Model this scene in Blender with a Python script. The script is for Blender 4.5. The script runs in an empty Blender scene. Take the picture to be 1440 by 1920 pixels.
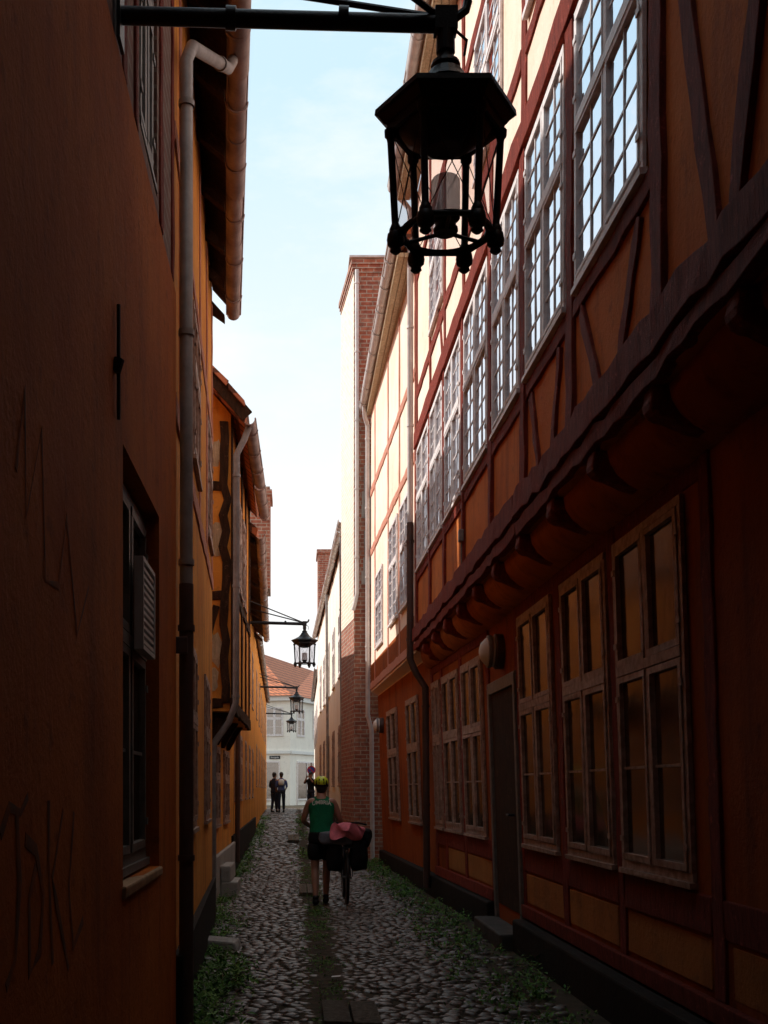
import bpy, bmesh, math, random
from mathutils import Vector, Matrix, noise
random.seed(7)
R=math.radians
sc=bpy.context.scene
col=sc.collection
EYE=1.5
sc.view_settings.view_transform='Standard'
WP={}

# ---------------------------------------------------------------- materials
def nt(name):
    m=bpy.data.materials.new(name); m.use_nodes=True
    t=m.node_tree; b=t.nodes['Principled BSDF']
    return m,t,b
def nz(t,vec,scale,detail=6,rough=.6):
    n=t.nodes.new('ShaderNodeTexNoise'); n.inputs['Scale'].default_value=scale
    n.inputs['Detail'].default_value=detail; n.inputs['Roughness'].default_value=rough
    t.links.new(vec,n.inputs['Vector']); return n.outputs['Fac']
def ramp(t,f,a,b,c0=(0,0,0,1),c1=(1,1,1,1)):
    r=t.nodes.new('ShaderNodeValToRGB'); r.color_ramp.elements[0].position=a; r.color_ramp.elements[1].position=b
    r.color_ramp.elements[0].color=c0; r.color_ramp.elements[1].color=c1
    t.links.new(f,r.inputs['Fac']); return r.outputs['Color']
def mix(t,f,a,b,bt='MIX'):
    n=t.nodes.new('ShaderNodeMix'); n.data_type='RGBA'; n.blend_type=bt
    for s,v in ((n.inputs[0],f),(n.inputs[6],a),(n.inputs[7],b)):
        if isinstance(v,(int,float)): s.default_value=v
        elif isinstance(v,(tuple,list)): s.default_value=tuple(v)+((1,) if len(v)==3 else ())
        else: t.links.new(v,s)
    return n.outputs[2]
def pos(t,sc3=(1,1,1)):
    g=t.nodes.new('ShaderNodeNewGeometry'); m=t.nodes.new('ShaderNodeMapping'); m.inputs['Scale'].default_value=sc3
    t.links.new(g.outputs['Position'],m.inputs['Vector']); return m.outputs['Vector']
def bump(t,b,h,strength=.4,dist=.02):
    n=t.nodes.new('ShaderNodeBump'); n.inputs['Strength'].default_value=strength; n.inputs['Distance'].default_value=dist
    t.links.new(h,n.inputs['Height']); t.links.new(n.outputs['Normal'],b.inputs['Normal'])
def plaster(name,c1,c2,dirt,rough=.85,dirtamt=.6):
    m,t,b=nt(name); p=pos(t); ps=pos(t,(2.2,2.2,.35))
    big=ramp(t,nz(t,p,.9,8),.35,.68)
    c=mix(t,big,c1,c2)
    st=ramp(t,nz(t,ps,1.6,9,.65),.5,.75)
    n=t.nodes.new('ShaderNodeMath'); n.operation='MULTIPLY'; n.inputs[1].default_value=dirtamt
    t.links.new(st,n.inputs[0]); c=mix(t,n.outputs[0],c,dirt)
    sp=ramp(t,nz(t,p,7,10,.7),.56,.66); c=mix(t,sp,c,mix(t,.4,c,dirt))
    t.links.new(c,b.inputs['Base Color']); b.inputs['Roughness'].default_value=rough
    b.inputs['Specular IOR Level'].default_value=.1
    h=mix(t,.4,nz(t,p,3,6),nz(t,p,28,8,.7)); bump(t,b,h,.7,.03)
    return m
def simple(name,c,rough=.5,metal=0,var=.25,scale=6,bs=.2,c2=None,spec=.5,sc3=(1,1,1)):
    m,t,b=nt(name); p=pos(t,sc3)
    d=c2 if c2 else tuple(x*(1-var) for x in c)
    f=ramp(t,nz(t,p,scale,8,.65),.38,.62)
    t.links.new(mix(t,f,c,d),b.inputs['Base Color'])
    b.inputs['Roughness'].default_value=rough; b.inputs['Metallic'].default_value=metal
    b.inputs['Specular IOR Level'].default_value=spec
    bump(t,b,nz(t,p,scale*4,6),bs,.01)
    return m
def brick(name,c1,c2,mort,patch=None,dk=.5):
    m,t,b=nt(name)
    g=t.nodes.new('ShaderNodeNewGeometry'); s=t.nodes.new('ShaderNodeSeparateXYZ'); t.links.new(g.outputs['Position'],s.inputs[0])
    a=t.nodes.new('ShaderNodeMath'); a.operation='ADD'; t.links.new(s.outputs[0],a.inputs[0]); t.links.new(s.outputs[1],a.inputs[1])
    cb=t.nodes.new('ShaderNodeCombineXYZ'); t.links.new(a.outputs[0],cb.inputs[0]); t.links.new(s.outputs[2],cb.inputs[1])
    k=t.nodes.new('ShaderNodeTexBrick'); t.links.new(cb.outputs[0],k.inputs['Vector'])
    k.inputs['Scale'].default_value=1; k.inputs['Brick Width'].default_value=.25; k.inputs['Row Height'].default_value=.085
    k.inputs['Mortar Size'].default_value=.012; k.inputs['Mortar Smooth'].default_value=.3
    k.inputs['Color1'].default_value=c1+(1,); k.inputs['Color2'].default_value=c2+(1,); k.inputs['Mortar'].default_value=mort+(1,)
    p=pos(t); f=ramp(t,nz(t,p,2.2,8,.7),.45,.7)
    c=mix(t,f,k.outputs['Color'],mix(t,.45,k.outputs['Color'],patch or mort))
    f2=ramp(t,nz(t,p,9,4,.6),.4,.65); c=mix(t,f2,c,mix(t,dk,c,(.09,.03,.02)))
    t.links.new(c,b.inputs['Base Color']); b.inputs['Roughness'].default_value=.9
    bump(t,b,k.outputs['Fac'],-.6,.02)
    return m
def tiles(name):
    m,t,b=nt(name)
    g=t.nodes.new('ShaderNodeNewGeometry'); s=t.nodes.new('ShaderNodeSeparateXYZ'); t.links.new(g.outputs['Position'],s.inputs[0])
    a=t.nodes.new('ShaderNodeMath'); a.operation='ADD'; t.links.new(s.outputs[0],a.inputs[0]); t.links.new(s.outputs[1],a.inputs[1])
    cb=t.nodes.new('ShaderNodeCombineXYZ'); t.links.new(a.outputs[0],cb.inputs[0]); t.links.new(s.outputs[2],cb.inputs[1])
    k=t.nodes.new('ShaderNodeTexBrick'); k.offset=0; t.links.new(cb.outputs[0],k.inputs['Vector']); k.inputs['Scale'].default_value=1
    k.inputs['Brick Width'].default_value=.24; k.inputs['Row Height'].default_value=.26; k.inputs['Mortar Size'].default_value=.03
    k.inputs['Color1'].default_value=(.6,.19,.08,1); k.inputs['Color2'].default_value=(.46,.14,.06,1); k.inputs['Mortar'].default_value=(.15,.055,.03,1)
    t.links.new(k.outputs['Color'],b.inputs['Base Color']); b.inputs['Roughness'].default_value=.8; bump(t,b,k.outputs['Fac'],-1,.05)
    return m
def timber(name,c1,c2,spec=.08,pk=1.7):
    m,t,b=nt(name); p=pos(t); ps=pos(t,(6,6,1.2))
    f=ramp(t,nz(t,ps,4,10,.75),.4,.62)
    c=mix(t,f,c1,c2); pe=ramp(t,nz(t,p,13,10,.8),.57,.63); c=mix(t,pe,c,tuple(min(1,x*pk+.01) for x in c1))
    t.links.new(c,b.inputs['Base Color']); b.inputs['Roughness'].default_value=.75; b.inputs['Specular IOR Level'].default_value=spec
    bump(t,b,nz(t,ps,9,10,.8),1,.03); return m
def glass(name,fac,tint=(.9,.93,1),dark=(.012,.012,.014),rg=.03):
    m=bpy.data.materials.new(name); m.use_nodes=True; t=m.node_tree; t.nodes.clear()
    o=t.nodes.new('ShaderNodeOutputMaterial'); mx=t.nodes.new('ShaderNodeMixShader'); mx.inputs[0].default_value=fac
    d=t.nodes.new('ShaderNodeBsdfDiffuse'); d.inputs[0].default_value=dark+(1,)
    g=t.nodes.new('ShaderNodeBsdfGlossy'); g.inputs['Color'].default_value=tint+(1,); g.inputs['Roughness'].default_value=rg
    p=pos(t); n=t.nodes.new('ShaderNodeBump'); n.inputs['Strength'].default_value=.12; n.inputs['Distance'].default_value=.02
    if rg>.1: t.links.new(mix(t,ramp(t,nz(t,p,2.5,8,.7),.35,.7),dark,tuple(x*.4 for x in dark)),d.inputs[0])
    t.links.new(nz(t,p,3.5,2),n.inputs['Height']); t.links.new(n.outputs[0],g.inputs['Normal'])
    t.links.new(d.outputs[0],mx.inputs[1]); t.links.new(g.outputs[0],mx.inputs[2]); t.links.new(mx.outputs[0],o.inputs[0]); return m
def clearglass(name):
    m=bpy.data.materials.new(name); m.use_nodes=True; t=m.node_tree; t.nodes.clear()
    o=t.nodes.new('ShaderNodeOutputMaterial'); mx=t.nodes.new('ShaderNodeMixShader'); mx.inputs[0].default_value=.06
    d=t.nodes.new('ShaderNodeBsdfTransparent'); d.inputs[0].default_value=(.88,.86,.87,1)
    g=t.nodes.new('ShaderNodeBsdfGlossy'); g.inputs['Roughness'].default_value=.15; g.inputs['Color'].default_value=(.5,.5,.5,1)
    t.links.new(d.outputs[0],mx.inputs[1]); t.links.new(g.outputs[0],mx.inputs[2]); t.links.new(mx.outputs[0],o.inputs[0]); return m
def opal(name):
    m=bpy.data.materials.new(name); m.use_nodes=True; t=m.node_tree; t.nodes.clear()
    o=t.nodes.new('ShaderNodeOutputMaterial'); mx=t.nodes.new('ShaderNodeMixShader'); mx.inputs[0].default_value=.6
    d=t.nodes.new('ShaderNodeBsdfDiffuse'); d.inputs[0].default_value=(.9,.89,.87,1)
    g=t.nodes.new('ShaderNodeBsdfTranslucent'); g.inputs[0].default_value=(.95,.94,.93,1)
    m2=t.nodes.new('ShaderNodeMixShader'); m2.inputs[0].default_value=.45
    tr=t.nodes.new('ShaderNodeBsdfTransparent'); tr.inputs[0].default_value=(.75,.75,.77,1)
    t.links.new(d.outputs[0],mx.inputs[1]); t.links.new(g.outputs[0],mx.inputs[2]); t.links.new(mx.outputs[0],m2.inputs[1]); t.links.new(tr.outputs[0],m2.inputs[2]); t.links.new(m2.outputs[0],o.inputs[0]); return m

M={}
M['orange']=plaster('ochre_orange_plaster',(.54,.145,.02),(.38,.085,.011),(.09,.028,.01))
M['orange_l']=plaster('warm_orange_plaster',(.78,.34,.065),(.64,.23,.04),(.18,.07,.03),dirtamt=.85)
M['orange_r']=plaster('red_orange_plaster',(.64,.2,.05),(.5,.13,.028),(.16,.05,.025))
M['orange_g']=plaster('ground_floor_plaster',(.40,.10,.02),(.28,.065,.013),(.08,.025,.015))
M['panel']=plaster('dim_tan_plaster',(.5,.21,.06),(.38,.15,.045),(.15,.07,.04))
M['pale']=plaster('sunlit_pale_plaster',(.95,.80,.68),(.94,.70,.54),(.8,.48,.32),dirtamt=.3)  # whitened so the upper walls look overexposed by the sun
M['cream']=plaster('cream_plaster',(.93,.87,.78),(.88,.79,.67),(.5,.4,.3),dirtamt=.4)
M['white']=plaster('white_grey_render',(.88,.83,.74),(.82,.77,.69),(.55,.52,.46),dirtamt=.3)
M['grey']=plaster('grey_cement_render',(.42,.4,.37),(.34,.32,.3),(.2,.18,.16))
M['dark']=plaster('tarred_plinth',(.03,.022,.018),(.02,.016,.014),(.01,.01,.01))
M['timber']=timber('oxblood_timber',(.33,.055,.032),(.18,.03,.019),.1,1.6)
M['timber_l']=timber('light_red_timber',(.74,.35,.25),(.62,.26,.18),pk=1.2)  # lighter, pinker tone of the red timber
M['timber_d']=timber('dark_brown_timber',(.08,.04,.022),(.04,.022,.014))
M['soffit']=timber('beige_painted_boards',(.7,.56,.38),(.5,.38,.24),pk=1.2)
M['frame_w']=simple('white_window_paint',(.86,.82,.81),.5,0,.2,14,.3,(.66,.58,.56),.3)
M['frame_shade']=simple('shade_toned_white_paint',(.48,.34,.28),.55,0,.3,14,.35,(.28,.17,.13),.2)  # white frames toned beige to imitate shade and orange bounce light
M['frame_g']=simple('grey_window_paint',(.2,.19,.18),.5,0,.3,12,.3,None,.3)
M['glass_u']=glass('sky_reflecting_glass',.93)
M['glass_g']=glass('old_dusty_glass',.4,(.64,.56,.5),(.07,.045,.033),.12)
M['zinc']=simple('weathered_zinc',(.32,.29,.28),.55,.3,.3,5,.15,(.2,.175,.17))
M['zinc_l']=simple('pale_zinc',(.66,.62,.6),.55,.2,.2,5,.1)
M['pipe_d']=simple('brown_painted_pipe',(.10,.055,.045),.5,.1,.3,5,.1)
M['gut_p']=simple('pinkish_gutter',(.44,.33,.31),.55,.1,.3,4,.2,(.27,.19,.18))
M['iron']=simple('black_iron',(.012,.014,.02),.42,.3,.3,20,.25)
M['frost']=simple('frosted_white_glass',(.8,.77,.72),.5,0,.05,3,.02)
M['opal']=opal('opal_lamp_glass')
M['clear']=clearglass('lantern_glass')
M['brick']=brick('old_red_brick',(.46,.15,.08),(.32,.095,.058),(.46,.38,.3))
M['brick_sun']=brick('sunlit_pale_brick',(.92,.7,.55),(.9,.6,.45),(.95,.88,.78),(.95,.87,.74),.12)  # pale colour stands in for full sun on the brick tower side
M['brick_d']=brick('dark_brown_brick',(.2,.07,.045),(.12,.045,.03),(.25,.18,.14))
M['tile']=tiles('red_clay_tiles')
M['plank']=timber('grey_planks',(.2,.165,.13),(.1,.08,.06))
M['stone']=simple('step_stone',(.09,.08,.07),.8,0,.4,6,.5,None,.2)
M['sill']=simple('ochre_sill_paint',(.5,.3,.16),.7,0,.3,9,.4,None,.2)
M['skin']=simple('skin',(.42,.22,.15),.5,0,.1,8,.05)
M['green']=simple('green_jersey_cloth',(.01,.2,.09),.8,0,.3,9,.3,None,.2)
M['white_p']=simple('white_print',(.85,.85,.83),.7,0,.05,9,.05)
M['black']=simple('black_cloth',(.012,.012,.014),.8,0,.3,12,.4,None,.2)
M['blackp']=simple('black_rubber',(.01,.01,.011),.5,0,.3,12,.2)
M['yellow']=simple('fluorescent_yellow_shell',(.75,.9,.05),.35,0,.1,12,.05)
M['pink']=simple('pink_towel',(.85,.24,.3),.9,0,.25,14,.7,None,.1)
M['greybag']=simple('grey_bag_cloth',(.13,.14,.17),.7,0,.3,12,.4)
M['blue']=simple('blue_shirt_cloth',(.07,.1,.28),.8,0,.3,12,.3)
M['navy']=simple('navy_trousers',(.015,.018,.04),.8,0,.3,12,.3)
M['whitec']=simple('white_cloth',(.8,.79,.76),.8,0,.1,12,.3)
M['hair']=simple('dark_hair',(.02,.013,.01),.5,0,.3,40,.5)
M['red']=simple('sign_red',(.6,.02,.03),.4,0,.05,5,.02)
M['signblue']=simple('sign_blue',(.02,.08,.45),.4,0,.05,5,.02)
M['graf']=simple('grey_spray_paint',(.15,.085,.06),.9,0,.3,7,.1,(.3,.09,.03),.05)
def leafmat():
    m,t,b=nt('weed_leaves'); p=pos(t)
    f=ramp(t,nz(t,p,9,4),.35,.65); t.links.new(mix(t,f,(.05,.16,.02),(.13,.25,.035)),b.inputs['Base Color'])
    b.inputs['Roughness'].default_value=.6; b.inputs['Specular IOR Level'].default_value=.25; return m
M['leaf']=leafmat()
def cobmat():
    m,t,b=nt('granite_cobbles'); p=pos(t)
    v=t.nodes.new('ShaderNodeTexVoronoi'); v.inputs['Scale'].default_value=8; t.links.new(p,v.inputs['Vector'])
    s=t.nodes.new('ShaderNodeSeparateColor'); t.links.new(v.outputs['Color'],s.inputs[0])
    c=mix(t,s.outputs[0],(.10,.074,.06),(.19,.15,.125)); c=mix(t,ramp(t,nz(t,p,40,6),.4,.7),c,mix(t,.5,c,(.05,.04,.035)))
    big=ramp(t,nz(t,p,1.3,5),.42,.62); c=mix(t,big,c,mix(t,.45,c,(.04,.035,.025)))
    t.links.new(c,b.inputs['Base Color']); b.inputs['Roughness'].default_value=.42; b.inputs['Specular IOR Level'].default_value=.42
    bump(t,b,nz(t,p,30,6),.35,.01); return m
M['cob']=cobmat()
M['earth']=simple('dark_earth',(.085,.062,.045),.95,0,.4,9,.8,(.05,.042,.026),.1)

# ---------------------------------------------------------------- mesh helpers
class MB:
    def __init__(s): s.v=[];s.f=[];s.mi=[];s.c=0
    def add(s,vs,fs):
        o=len(s.v); s.v+= [tuple(v) for v in vs]; s.f+=[tuple(i+o for i in f) for f in fs]; s.mi+=[s.c]*len(fs)
    def hexa(s,p,j=0):
        if j: p=[(a+random.uniform(-j,j),b+random.uniform(-j,j),c+random.uniform(-j,j)) for a,b,c in p]
        s.add(p,[(0,3,2,1),(4,5,6,7),(0,1,5,4),(1,2,6,5),(2,3,7,6),(3,0,4,7)])
    def box(s,x0,x1,y0,y1,z0,z1,j=0):
        s.hexa([(x0,y0,z0),(x1,y0,z0),(x1,y1,z0),(x0,y1,z0),(x0,y0,z1),(x1,y0,z1),(x1,y1,z1),(x0,y1,z1)],j)
    def fbox(s,F,u0,u1,z0,z1,w0,w1,j=0):
        P=F.P
        s.hexa([P(u0,z0,w0),P(u1,z0,w0),P(u1,z0,w1),P(u0,z0,w1),P(u0,z1,w0),P(u1,z1,w0),P(u1,z1,w1),P(u0,z1,w1)],j)
    def beam(s,F,a,b,wd,w0,w1,j=0):
        du,dz=b[0]-a[0],b[1]-a[1]; L=math.hypot(du,dz); nx,nz_=-dz/L*wd/2,du/L*wd/2
        P=F.P; q=[(a[0]-nx,a[1]-nz_),(b[0]-nx,b[1]-nz_),(b[0]+nx,b[1]+nz_),(a[0]+nx,a[1]+nz_)]
        s.hexa([P(u,z,w0) for u,z in q]+[P(u,z,w1) for u,z in q],j)
    def rough(s,F,a,b,wd,w0,w1,n=None,j=.008):
        du,dz=b[0]-a[0],b[1]-a[1]; L=math.hypot(du,dz); n=n or max(2,int(L/.22)); nx,nz_=-dz/L/2,du/L/2
        vs=[]
        for i in range(n+1):
            t=i/n; u=a[0]+du*t; z=a[1]+dz*t
            w2=wd*(1+random.uniform(-.1,.1)); o=random.uniform(-j,j)*1.3
            for sg,w in ((-1,w0),(1,w0),(1,w1+random.uniform(-j,j)*.5),(-1,w1+random.uniform(-j,j)*.5)):
                vs.append(F.P(u+sg*nx*w2+o*abs(nx)*2,z+sg*nz_*w2+o*abs(nz_)*2,w))
        fs=[(i*4+k,i*4+(k+1)%4,(i+1)*4+(k+1)%4,(i+1)*4+k) for i in range(n) for k in range(4)]+[(0,1,2,3),tuple(n*4+k for k in range(4))]
        s.add(vs,fs)
    def tube(s,pts,r,n=10,cap=True):
        pts=[Vector(p) for p in pts]; rr=r if isinstance(r,(list,tuple)) else [r]*len(pts)
        vs=[];N=len(pts); up=None
        for i,p in enumerate(pts):
            t=((pts[min(i+1,N-1)]-pts[max(i-1,0)])).normalized()
            if up is None: up=Vector((0,0,1)) if abs(t.z)<.9 else Vector((1,0,0))
            a=t.cross(up).normalized(); b=a.cross(t).normalized(); up=b
            for k in range(n):
                an=2*math.pi*k/n; vs.append(p+a*math.cos(an)*rr[i]+b*math.sin(an)*rr[i])
        fs=[(i*n+k,i*n+(k+1)%n,(i+1)*n+(k+1)%n,(i+1)*n+k) for i in range(N-1) for k in range(n)]
        if cap: fs+=[tuple(range(n))[::-1],tuple((N-1)*n+k for k in range(n))]
        s.add(vs,fs)
    def lathe(s,c,prof,n=16,rot=0,sx=1,sy=1):
        vs=[];N=len(prof)
        for r,z in prof:
            for k in range(n):
                a=2*math.pi*k/n+rot; vs.append((c[0]+r*math.cos(a)*sx,c[1]+r*math.sin(a)*sy,c[2]+z))
        fs=[(i*n+k,i*n+(k+1)%n,(i+1)*n+(k+1)%n,(i+1)*n+k) for i in range(N-1) for k in range(n)]
        fs+=[tuple(range(n))[::-1],tuple((N-1)*n+k for k in range(n))]
        s.add(vs,fs)
    def ball(s,c,rx,ry=None,rz=None,n=12,m=8):
        ry=ry or rx; rz=rz or rx
        vs=[]
        for i in range(1,m):
            th=math.pi*i/m
            for k in range(n):
                a=2*math.pi*k/n; vs.append((c[0]+rx*math.sin(th)*math.cos(a),c[1]+ry*math.sin(th)*math.sin(a),c[2]-rz*math.cos(th)))
        b=len(vs); vs+=[(c[0],c[1],c[2]-rz),(c[0],c[1],c[2]+rz)]
        fs=[(i*n+k,i*n+(k+1)%n,(i+1)*n+(k+1)%n,(i+1)*n+k) for i in range(m-2) for k in range(n)]
        fs+=[(b,(k+1)%n,k) for k in range(n)]+[(b+1,(m-2)*n+k,(m-2)*n+(k+1)%n) for k in range(n)]
        s.add(vs,fs)
    def loft(s,rings,n=16):
        vs=[]
        for cx,cy,cz,rx,ry in rings:
            for k in range(n):
                a=2*math.pi*k/n; vs.append((cx+rx*math.cos(a),cy+ry*math.sin(a),cz))
        N=len(rings); fs=[(i*n+k,i*n+(k+1)%n,(i+1)*n+(k+1)%n,(i+1)*n+k) for i in range(N-1) for k in range(n)]
        fs+=[tuple(range(n))[::-1],tuple((N-1)*n+k for k in range(n))]; s.add(vs,fs)
    def extr(s,ds,sec):
        L=[sec(d) for d in ds]; n=len(L[0]); vs=[]
        for d,l in zip(ds,L): vs+=[(x,d,z) for x,z in l]
        fs=[(i*n+k,i*n+(k+1)%n,(i+1)*n+(k+1)%n,(i+1)*n+k) for i in range(len(ds)-1) for k in range(n)]
        fs+=[tuple(range(n))[::-1],tuple((len(ds)-1)*n+k for k in range(n))]; s.add(vs,fs)
    def gutter(s,a,b,r=.075,n=8,seg=.9):
        a=Vector(a);b=Vector(b);t=(b-a);L=t.length;t.normalize();sd=t.cross(Vector((0,0,1))).normalized()
        def ring(p,rr,th):
            o=[]
            for k in range(n+1):
                an=math.pi+math.pi*k/n; o.append(p+sd*math.cos(an)*rr+Vector((0,0,1))*math.sin(an)*rr)
            for k in range(n,-1,-1):
                an=math.pi+math.pi*k/n; o.append(p+sd*math.cos(an)*(rr-th)+Vector((0,0,1))*math.sin(an)*(rr-th))
            return o
        m=2*(n+1)
        def sweep(p,q,rr,th):
            vs=ring(p,rr,th)+ring(q,rr,th)
            fs=[(k,(k+1)%m,m+(k+1)%m,m+k) for k in range(m)]+[tuple(range(m))[::-1],tuple(range(m,2*m))]
            s.add(vs,fs)
        N=max(1,int(L/seg))
        for i in range(N):
            o=Vector((random.uniform(-.01,.01),0,random.uniform(-.014,.014)))
            sweep(a+t*(L*i/N)+o,a+t*(L*(i+1)/N+.02)+o,r+(i%2)*.004,.008)
        k=seg*.5
        while k<L:
            sweep(a+t*k,a+t*(k+.035),r+.017,.010); k+=seg
        s.tube([a-sd*r,b-sd*r],.011,6); s.tube([a+sd*r,b+sd*r],.011,6)
    def pipe(s,pts,r=.04,step=1.4):
        s.tube(pts,r,12)
        for i in range(len(pts)-1):
            a=Vector(pts[i]);b=Vector(pts[i+1]); L=(b-a).length
            if L<1: continue
            k=.25
            while k<L:
                p=a+(b-a)*(k/L); q=a+(b-a)*((k+.035)/L); s.tube([p,q],r+.009,12); k+=step
class FD:
    def __init__(s,poly,side,lean=0): s.p=poly;s.s=side;s.l=lean
    def X(s,d):
        p=s.p
        for i in range(len(p)-1):
            if d<=p[i+1][0] or i==len(p)-2:
                a,b=p[i],p[i+1]; return a[1]+(b[1]-a[1])*(d-a[0])/(b[0]-a[0])
    def P(s,u,z,w): return (s.X(u)+s.l*(1.5-z)-s.s*w,u,z)
class FL:
    def __init__(s,a,b,flip=1):
        s.a=Vector((a[0],a[1],0)); s.t=(Vector((b[0],b[1],0))-s.a).normalized(); s.n=Vector((s.t.y,-s.t.x,0))*flip
    def P(s,u,z,w): v=s.a+s.t*u+s.n*w; return (v.x,v.y,z)

def top(name,loc,label,cat,group=None):
    o=bpy.data.objects.new(name,None); col.objects.link(o); o.location=loc; o.empty_display_size=.2
    o['label']=label;o['category']=cat
    if group:o['group']=group
    WP[o.name]=Vector(loc); return o
def mk(name,mb,parent=None,mats=('iron',),bevel=0,smooth=False,label=None,cat=None,kind=None,sub=0,group=None):
    me=bpy.data.meshes.new(name)
    xs=[v[0] for v in mb.v];ys=[v[1] for v in mb.v];zs=[v[2] for v in mb.v]
    c=Vector(((min(xs)+max(xs))/2,(min(ys)+max(ys))/2,min(zs)))
    if kind=='structure': c=Vector((0,0,0))
    me.from_pydata([(v[0]-c.x,v[1]-c.y,v[2]-c.z) for v in mb.v],[],mb.f)
    for k in mats: me.materials.append(M[k])
    me.polygons.foreach_set('material_index',mb.mi)
    if len(mb.v)<60000:
        bm=bmesh.new(); bm.from_mesh(me); bmesh.ops.recalc_face_normals(bm,faces=bm.faces); bm.to_mesh(me); bm.free()
    if smooth: me.polygons.foreach_set('use_smooth',[True]*len(me.polygons))
    me.update()
    o=bpy.data.objects.new(name,me); col.objects.link(o)
    if smooth and smooth!='all':
        e=o.modifiers.new('es','EDGE_SPLIT'); e.split_angle=R(40)
    WP[o.name]=c
    if parent is not None: o.parent=parent; o.location=c-WP[parent.name]
    else: o.location=c
    if bevel:
        b=o.modifiers.new('bv','BEVEL'); b.width=bevel; b.segments=2; b.limit_method='ANGLE'
    if sub:
        b=o.modifiers.new('ss','SUBSURF'); b.levels=sub;b.render_levels=sub
    if label:o['label']=label
    if cat:o['category']=cat
    if kind:o['kind']=kind
    if group:o['group']=group
    return o

def window(F,parent,u0,u1,z0,z1,style,mf,mg,w=0.0,label=None):
    mb=MB(); j=.003
    up=style=='upper'
    t=.05 if not up else .045
    gw_=w+.006
    D=w+(.022 if up else .026)
    S=D+(.006 if up else .008)
    mb.fbox(F,u0,u1,z0,z0+t,w,D,j); mb.fbox(F,u0,u1,z1-t,z1,w,D,j)
    mb.fbox(F,u0,u0+t,z0+t,z1-t,w,D,j); mb.fbox(F,u1-t,u1,z0+t,z1-t,w,D,j)
    um=(u0+u1)/2
    zt=z0+(z1-z0)*(.58 if up else .6)
    mh=.028 if up else .03
    mb.fbox(F,u0+t,u1-t,zt-mh,zt+mh,w,D+.010,j)
    mb.fbox(F,um-mh,um+mh,z0+t,zt-mh,w,D+.002,j); mb.fbox(F,um-mh,um+mh,zt+mh,z1-t,w,D+.002,j)
    a=(2,4) if up else (1,2)
    b=(2,3) if up else (1,1)
    leaves=[(u0+t,um-mh,z0+t,zt-mh)+a,(um+mh,u1-t,z0+t,zt-mh)+a,(u0+t,um-mh,zt+mh,z1-t)+b,(um+mh,u1-t,zt+mh,z1-t)+b]
    gl=MB()
    for (a,b,c,d,nc,nr) in leaves:
        s=.044 if not up else .026
        g=.004
        mb.fbox(F,a+g,b-g,c+g,c+s,w+.003,S,j);mb.fbox(F,a+g,b-g,d-s,d-g,w+.003,S,j)
        mb.fbox(F,a+g,a+s,c+s,d-s,w+.003,S,j);mb.fbox(F,b-s,b-g,c+s,d-s,w+.003,S,j)
        bt=w+(.013 if up else .02)
        for i in range(1,nc):
            x=a+s+(b-a-2*s)*i/nc; mb.fbox(F,x-.008,x+.008,c+s,d-s,w+.003,bt)
        for i in range(1,nr):
            z=c+s+(d-c-2*s)*i/nr; mb.fbox(F,a+s,b-s,z-.008,z+.008,w+.003,bt-.001)
        for i in range(nc):
            for k in range(nr):
                ua=a+s+(b-a-2*s)*i/nc; ub=a+s+(b-a-2*s)*(i+1)/nc; za=c+s+(d-c-2*s)*k/nr; zb=c+s+(d-c-2*s)*(k+1)/nr
                q=[F.P(uu,zz,gw_+random.uniform(-.002,.002)) for uu,zz in ((ua,za),(ub,za),(ub,zb),(ua,zb))]
                gl.add(q,[(0,1,2,3)])
        for zz in (c+.12,d-.16):
            uu=a if a<um-.1 else b
            mb.fbox(F,uu-.03,uu+.03,zz,zz+.035,S,S+.007)
    mb.fbox(F,u0-.02,u1+.02,z0-.035,z0-.002,w,D+.02,j)
    o=mk('window',mb,parent,(mf,),label=label)
    mk('glass_pane',gl,o,(mg,))
    return o

# ================================================================ GROUND
def gz(d):
    if d<16:return 0.
    if d>50:return .5
    t=(d-16)/34; return .5*t*t*(3-2*t)
mb=MB(); ys=[-400,-50]+[i*1.0 for i in range(-8,70,2)]+[80,120,400,1500]; xs=[-1500,-60,-3,0,3,60,1500]
vs=[(x,y,gz(y)-.018) for y in ys for x in xs]; n=len(xs)
mb.add(vs,[(i*n+k,i*n+k+1,(i+1)*n+k+1,(i+1)*n+k) for i in range(len(ys)-1) for k in range(n-1)])
mk('ground',mb,None,('earth',),kind='structure')

LW=FD([(-8,-.70),(7.0,-.70),(7.1,-.74),(13.3,-.92),(15,-1.1),(34,-1.1),(60,-1.37)],-1)
RG=FD([(-8,2.15),(12.5,2.15),(23,1.8)],1,.035)
RGc=FD([(-8,1.95),(12.5,1.95),(23.9,1.62),(24.1,1.15),(46,.93),(62,1.1)],1)
mb=MB()
def stone(x,y,rx,ry,h,z):
    n=8;ph=random.random()*6;e=[random.uniform(.82,1.15) for _ in range(n)];vs=[]
    tx=random.uniform(-.14,.14);ty=random.uniform(-.14,.14); rt=random.gauss(0,.6)
    cr,sr=math.cos(rt),math.sin(rt)
    for fr,hh in ((1,-.02),(.93,h*.55),(.66,h*.95)):
        for k in range(n):
            a=2*math.pi*k/n+ph; px=math.cos(a)*rx*fr*e[k];py=math.sin(a)*ry*fr*e[k]
            px,py=px*cr-py*sr,px*sr+py*cr
            vs.append((x+px,y+py,z+hh+(px*tx+py*ty if hh>0 else 0)))
    vs.append((x,y,z+h*1.03))
    fs=[(r*n+k,r*n+(k+1)%n,(r+1)*n+(k+1)%n,(r+1)*n+k) for r in range(2) for k in range(n)]+[(2*n+k,2*n+(k+1)%n,3*n) for k in range(n)]
    mb.add(vs,fs)
y=5.0;row=0
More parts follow.
